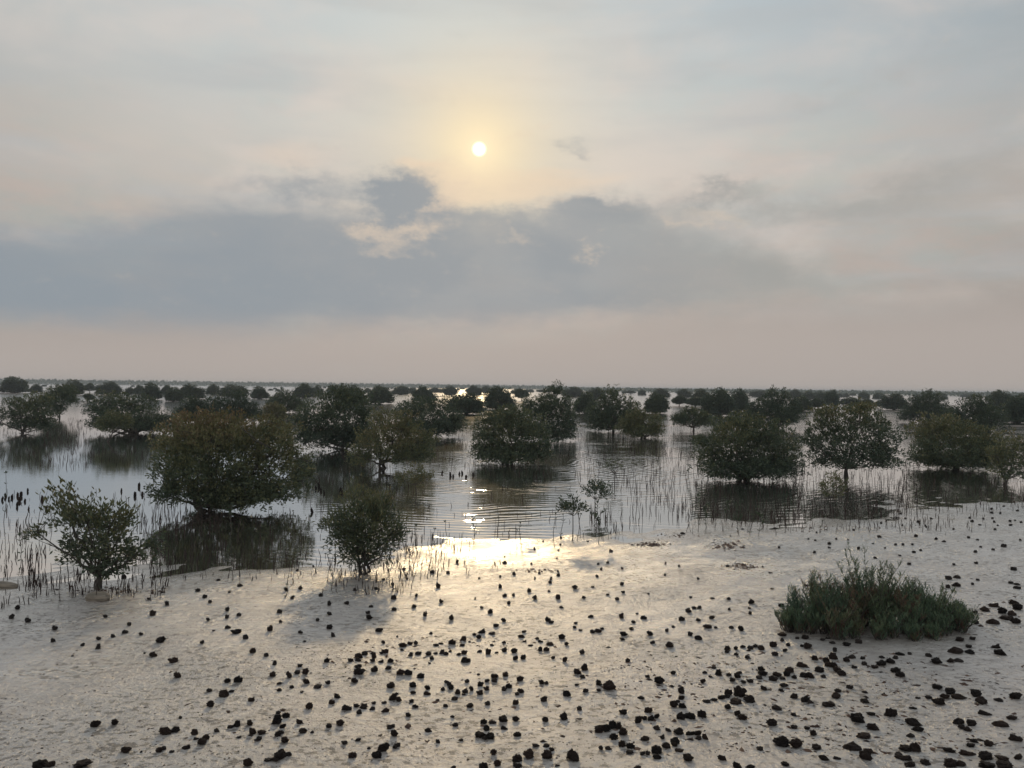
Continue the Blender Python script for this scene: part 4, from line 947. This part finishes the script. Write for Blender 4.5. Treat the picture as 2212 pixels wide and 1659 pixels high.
      3: "1478,1446,50,20;1995,1410,26,12;1890,1470,20,12;655,1515,26,10",
      4: "1302,1345,26,24;980,1356,20,20;1024,1340,16,12;1162,1376,18,16;1110,1306,18,14;1192,1317,22,14;1362,1378,22,18;1370,1392,16,14;1604,1408,20,18;1415,1318,26,14;1770,1340,28,22;1865,1320,22,16;1945,1315,20,14;1834,1373,26,14;1960,1345,22,18;1969,1412,24,18;2098,1340,24,18;2102,1375,34,18;1990,1378,18,14;2191,1350,22,16;2010,1270,20,18;1943,1268,32,16;1936,1235,24,20;2158,1250,20,14;2040,1212,26,12;742,1416,20,18;420,1438,18,18;1748,1312,22,16;2136,1334,16,12;65,1400,30,14;1150,1275,30,16"}
rocks = []
for k, sdat in RK.items():
    q = 4.0 if k < 5 else 3.273
    ox_ = 553 * (k - 1 if k < 5 else k - 5); oy_ = 790 if k < 5 else 1152
    for t in sdat.split(';'):
        a = [float(v) for v in t.split(',')]
        rocks.append((ox_ + a[0] / q, oy_ + (a[1] + a[3] * .5) / q, a[2] / q, a[3] / q))   # foot point, width, height
rocks.sort(key=lambda r: -r[2] * r[3])
big_ = rocks[:300]; small = rocks[300:]
BAND = [(1180, 'beside the water'), (1250, 'below the waterline'), (1310, 'on upper mud'), (1360, 'above the middle rows'), (1410, 'in upper middle row'),
        (1450, 'in middle row'), (1490, 'in lower middle row'), (1530, 'in lower row'), (1575, 'on lower mud'), (1620, 'near bottom edge'), (9999, 'at bottom edge')]
COLS = [(250, 'at far left'), (450, 'under the rusty dome tree'), (640, 'left of the round mangrove'), (760, 'below the round mangrove trunk'), (900, 'below the round mangrove crown'), (1050, 'left of the sun glitter'), (1200, 'under the sun glitter'),
        (1330, 'right of the sun glitter'), (1480, 'below the sapling pair'), (1600, 'midway to the green bush'), (1700, 'just left of the green bush'), (1830, 'below the bush left half'), (1950, 'below the bush right half'), (2080, 'below the bush right tip'), (9999, 'by the right edge')]


def cell(r):
    b_ = next(i for i, v in enumerate(BAND) if r[1] < v[0]); c_ = next(i for i, v in enumerate(COLS) if r[0] < v[0]); return b_, c_


from collections import defaultdict
cells = defaultdict(list)
for i, r in enumerate(big_): cells[cell(r)].append(i)
ORD = ['leftmost', 'second from left', 'third from left', 'fourth from left', 'fifth from left', 'sixth from left', 'seventh from left', 'eighth from left', 'ninth from left', 'tenth from left', 'eleventh from left', 'twelfth from left']
rlab = {}
for (b_, c_), ids in cells.items():
    ids.sort(key=lambda i: big_[i][0])
    for j, i in enumerate(ids):
        r = big_[i]; a_ = r[2] * r[3]
        sz = 'large' if a_ > 420 else 'small' if a_ < 170 else ''
        shp = 'flat' if r[3] / r[2] < .52 else 'upright' if r[3] / r[2] > 1.02 else 'lumpy'
        o_ = 'lone' if len(ids) == 1 else 'rightmost' if j == len(ids) - 1 else ORD[j]
        rlab[i] = ' '.join(('%s %s %s stone %s, %s' % (o_, sz, shp, BAND[b_][1], COLS[c_][1])).split())
SA = Acc()
for i, (px, py, w, h) in enumerate(rocks):
    X, Y, Z = ground_at(px, py)
    s = math.hypot(math.hypot(X, Y), CAMH - Z) / F
    asp = h / w
    k = int(rng.integers(0, 9)) if asp > .6 else int(rng.integers(9, NS))
    if asp <= .6 and rng.random() < .4: k = int(rng.integers(0, 9))
    wm = w * s * .94; dm = wm * rng.uniform(.6, .9)
    el_ = math.atan2(CAMH, Y)
    hm = max(h * s * .90 - dm * math.sin(el_) * .35, .25 * wm)
    sxx = wm / SWX[k]; szz = hm / SH[k]
    rz = rng.uniform(-.5, .5) + (PI if rng.random() < .5 else 0)
    Yc = Y + dm * .35
    Zc = float(max(gh(X, Yc), -.01))
    if i < 300:
        o = obj('stone', SM[k], loc=(X, Yc, Zc)); o.scale = (sxx, dm / SWX[k], szz); o.rotation_euler = (rng.normal() * .08, rng.normal() * .08, rz)
        tag(o, rlab[i], 'stone', 'dark stones strewn on the mud')
    else:
        V, Q = ST[k]; c_, s_ = math.cos(rz), math.sin(rz); P = V * [sxx, dm / SWX[k], szz]
        SA.add(np.stack([P[:, 0] * c_ - P[:, 1] * s_, P[:, 0] * s_ + P[:, 1] * c_, P[:, 2]], 1) + [X, Yc, Zc], Q)
tag(obj('small_stones', SA.mesh('small_stones', M_rock)), 'scatter of the smallest dark stones over the mud flat', 'stones', kind='stuff')

STUB = [(0, 'calm water at the left edge', [(19, 1079), (26, 1076), (38, 1072), (46, 1072), (12, 1074), (5, 1081), (42, 1083), (54, 1084), (37, 1094), (62, 1101), (60, 1062), (91, 1080), (100, 1101)]),
        (0, 'water left of the rusty dome tree', [(300, 1052), (291, 1072), (308, 1070), (262, 1062)]),
        (0, 'dark reflection right of the rusty dome tree', [(682, 1057), (689, 1053), (693, 1062), (700, 1067), (735, 1062), (738, 1067), (719, 1117), (674, 1107)]),
        (0, 'bright water left of the dense olive dome', [(998, 1024), (1022, 1028), (979, 1031), (973, 1030), (955, 1024), (992, 1025), (1007, 1034)])]
for _, plc, pts_ in STUB:
    for (px, py) in pts_:
        X, Y, Z = ground_at(px, py); h = rng.uniform(8, 13) * Y / F; k = int(rng.integers(0, 9))
        o = obj('encrusted_stub', SM[k], loc=(X, Y, -.01)); o.scale = (h * .5, h * .5, h / SH[k]); o.rotation_euler = (0, 0, rng.uniform(0, 6.28))
        tag(o, 'knobbly oyster-crusted root stub in the ' + plc, 'root stub', 'oyster-crusted stubs in the ' + plc)

# ------------------------------------------------------------------ fragments, specks, wrack
def frags(name, pts, smin, smax, label, m, hz=.5, seed=1, pw=3):
    r = np.random.default_rng(seed); n = len(pts)
    if not n: return
    X, Y = pts[:, 0], pts[:, 1]; Z = gh(X, Y)
    k = (Z > -.02); X, Y, Z = X[k], Y[k], Z[k]; n = len(X)
    sz = smin + (smax - smin) * r.random(n) ** pw
    a = r.uniform(0, 2 * PI, n); ar = r.uniform(.35, .9, n)
    base = np.array([[-1, -.6, 0], [.2, -1, 0], [1, -.1, 0], [.5, .9, 0], [-.7, .7, 0], [0, 0, 1]])
    J = base[None] * np.stack([sz, sz * ar, sz * hz * r.uniform(.3, 1, n)], 1)[:, None] * (1 + .35 * r.normal(size=(n, 6, 1)))
    ca, sa = np.cos(a)[:, None], np.sin(a)[:, None]
    # drift lines run roughly along x
    P = np.stack([J[..., 0] * ca - J[..., 1] * sa, (J[..., 0] * sa + J[..., 1] * ca), J[..., 2]], -1) + np.stack([X, Y, Z - .0015], -1)[:, None]
    V = P.reshape(-1, 3); i = np.arange(n)[:, None] * 6
    Q = np.concatenate([i + np.array([j, (j + 1) % 5, 5]) for j in range(5)])
    tag(obj(name, mesh(name, V, Q, m)), label, 'debris', kind='stuff')


def world_pts(regs, seed):
    r = np.random.default_rng(seed); out = []
    for (cx_, cy_, rx, ry, n, g_) in regs:
        if g_: p_ = np.stack([cx_ + r.normal(size=n) * rx * .5, cy_ + r.normal(size=n) * ry * .5], 1)
        else: p_ = np.stack([cx_ + r.uniform(-1, 1, n) * rx, cy_ + r.uniform(-1, 1, n) * ry], 1)
        for px, py in p_:
            if py > 1100: h_ = hit(px, py, .06); out.append((h_[0], h_[1]))
    return np.array(out)


frags('mud_specks', world_pts([(1106, 1430, 1150, 260, 23000, 0), (1106, 1250, 1100, 110, 19000, 0), (700, 1450, 260, 40, 1500, 1), (1000, 1400, 330, 30, 1500, 1), (1500, 1470, 330, 40, 1200, 1), (350, 1480, 400, 90, 1800, 0)], 4),
      .004, .017, 'tiny dark crumbs and worm casts speckling the mud flat', M_speck, .35, 3, 1.6)
frags('broken_fragments', world_pts([(1900, 1560, 320, 110, 620, 0), (1500, 1560, 500, 110, 420, 0), (700, 1540, 400, 90, 160, 0), (1000, 1400, 260, 18, 220, 1), (1650, 1440, 300, 24, 220, 1), (2100, 1350, 120, 60, 120, 1), (800, 1430, 160, 30, 120, 1), (1440, 1500, 120, 60, 160, 1)], 5),
      .006, .035, 'reddish brown broken fragments lying between the stones', M_frag, .5, 4)
frags('seaweed_wrack', world_pts([(1405, 1172, 36, 8, 330, 1), (1566, 1176, 36, 9, 420, 1), (1605, 1226, 36, 10, 260, 1), (1880, 1140, 200, 8, 160, 0), (1460, 1150, 40, 5, 60, 1), (1160, 1230, 60, 4, 80, 1), (1950, 1290, 60, 10, 80, 1), (250, 1272, 120, 10, 150, 1)], 6),
      .010, .036, 'dark patches of leaf litter and seaweed on the wet mud by the water', M_frag, .7, 5)


# ------------------------------------------------------------------ driftwood and shell bits
def slug(name, x0, x1, y, hpx, label, m, seed):
    r = np.random.default_rng(seed)
    X0, Y0, Z0 = ground_at(x0, y); X1, Y1, Z1 = ground_at(x1, y); s = Y0 / F; hh = hpx * s
    n = 14; ts = np.linspace(0, 1, n)
    pts = np.stack([X0 + (X1 - X0) * ts, Y0 + (Y1 - Y0) * ts + .02 * np.sin(ts * 4), (Z0 + Z1) / 2 + hh * .25 + 0 * ts], 1)
    c = pts.mean(0); rr_ = hh * .55 * np.clip(np.sin(np.pi * (ts * .94 + .03)), 0, 1) ** .35 * (1 + .06 * r.normal(size=n)); rr_[0] *= .3; rr_[-1] *= .3
    V, Q = tube(pts - c, rr_, 14)
    V += .05 * hh * np.sin(V * 40)
    o = obj(name, mesh(name, V, Q, m, True), loc=tuple(c)); tag(o, label, 'driftwood'); return o


slug('driftwood_log', 184, 238, 1297, 22, 'short rounded brown log lying on the mud before the open leafy mangrove', M_log, 1)
slug('driftwood_log', -40, 41, 1270, 16, 'pale driftwood log lying at the waterline on the left edge', M_log, 2)
for (px, py, w_, lab) in [(2016 / 1.8228 + 548 / 3.273, 1152 + 1070 / 3.273, .03, 'pale shell left of the large lumpy stone under the sun glitter'), (467 / 3.273, 1152 + 1470 / 3.273, .045, 'pale flat shell half buried in the mud at lower left'),
                          (1106 + 1210 / 3.273, 1152 + 1465 / 3.273, .03, 'pale shell scrap among stones at lower right of centre'), (1106 + 905 / 3.273, 1152 + 1250 / 3.273, .014, 'tiny white shell chip on the lower mud')]:
    X, Y, Z = ground_at(px, py); n = 12; th = np.arange(n) * 2 * PI / n
    V = np.concatenate([np.stack([np.cos(th) * w_ * .6, np.sin(th) * w_ * .42, 0 * th - .004], 1), np.stack([np.cos(th) * w_ * .4, np.sin(th) * w_ * .28, 0 * th + w_ * .16], 1), [[0, 0, w_ * .24]]])
    Q = [(i, (i + 1) % n, n + (i + 1) % n, n + i) for i in range(n)] + [(n + i, n + (i + 1) % n, n + (i + 2) % n, 2 * n) for i in range(0, n, 2)]
    o = obj('shell', mesh('shell', V, Q, M_shell, True), loc=(X, Y, Z)); tag(o, lab, 'shell')

# ------------------------------------------------------------------ haze
HAZE = 0.0005
if HAZE:
    me = bpy.data.meshes.new('haze')
    x_, y0_, y1_, z0_, z1_ = 7200, -7200, 7200, -2.0, 6.5
    vs = [(sx_ * x_, yy, zz) for zz in (z0_, z1_) for yy in (y0_, y1_) for sx_ in (-1, 1)]
    me.from_pydata(vs, [], [(0, 2, 3, 1), (4, 5, 7, 6), (0, 1, 5, 4), (2, 6, 7, 3), (0, 4, 6, 2), (1, 3, 7, 5)]); me.update()
    hm_ = bpy.data.materials.new('haze'); hm_.use_nodes = True; t_ = hm_.node_tree; t_.nodes.clear()
    pv = t_.nodes.new('ShaderNodeVolumePrincipled'); pv.inputs['Color'].default_value = (.74, .82, .93, 1); pv.inputs['Density'].default_value = HAZE; pv.inputs['Anisotropy'].default_value = .3
    ou = t_.nodes.new('ShaderNodeOutputMaterial'); t_.links.new(pv.outputs[0], ou.inputs['Volume'])
    me.materials.append(hm_); tag(obj('haze', me), kind='stuff')
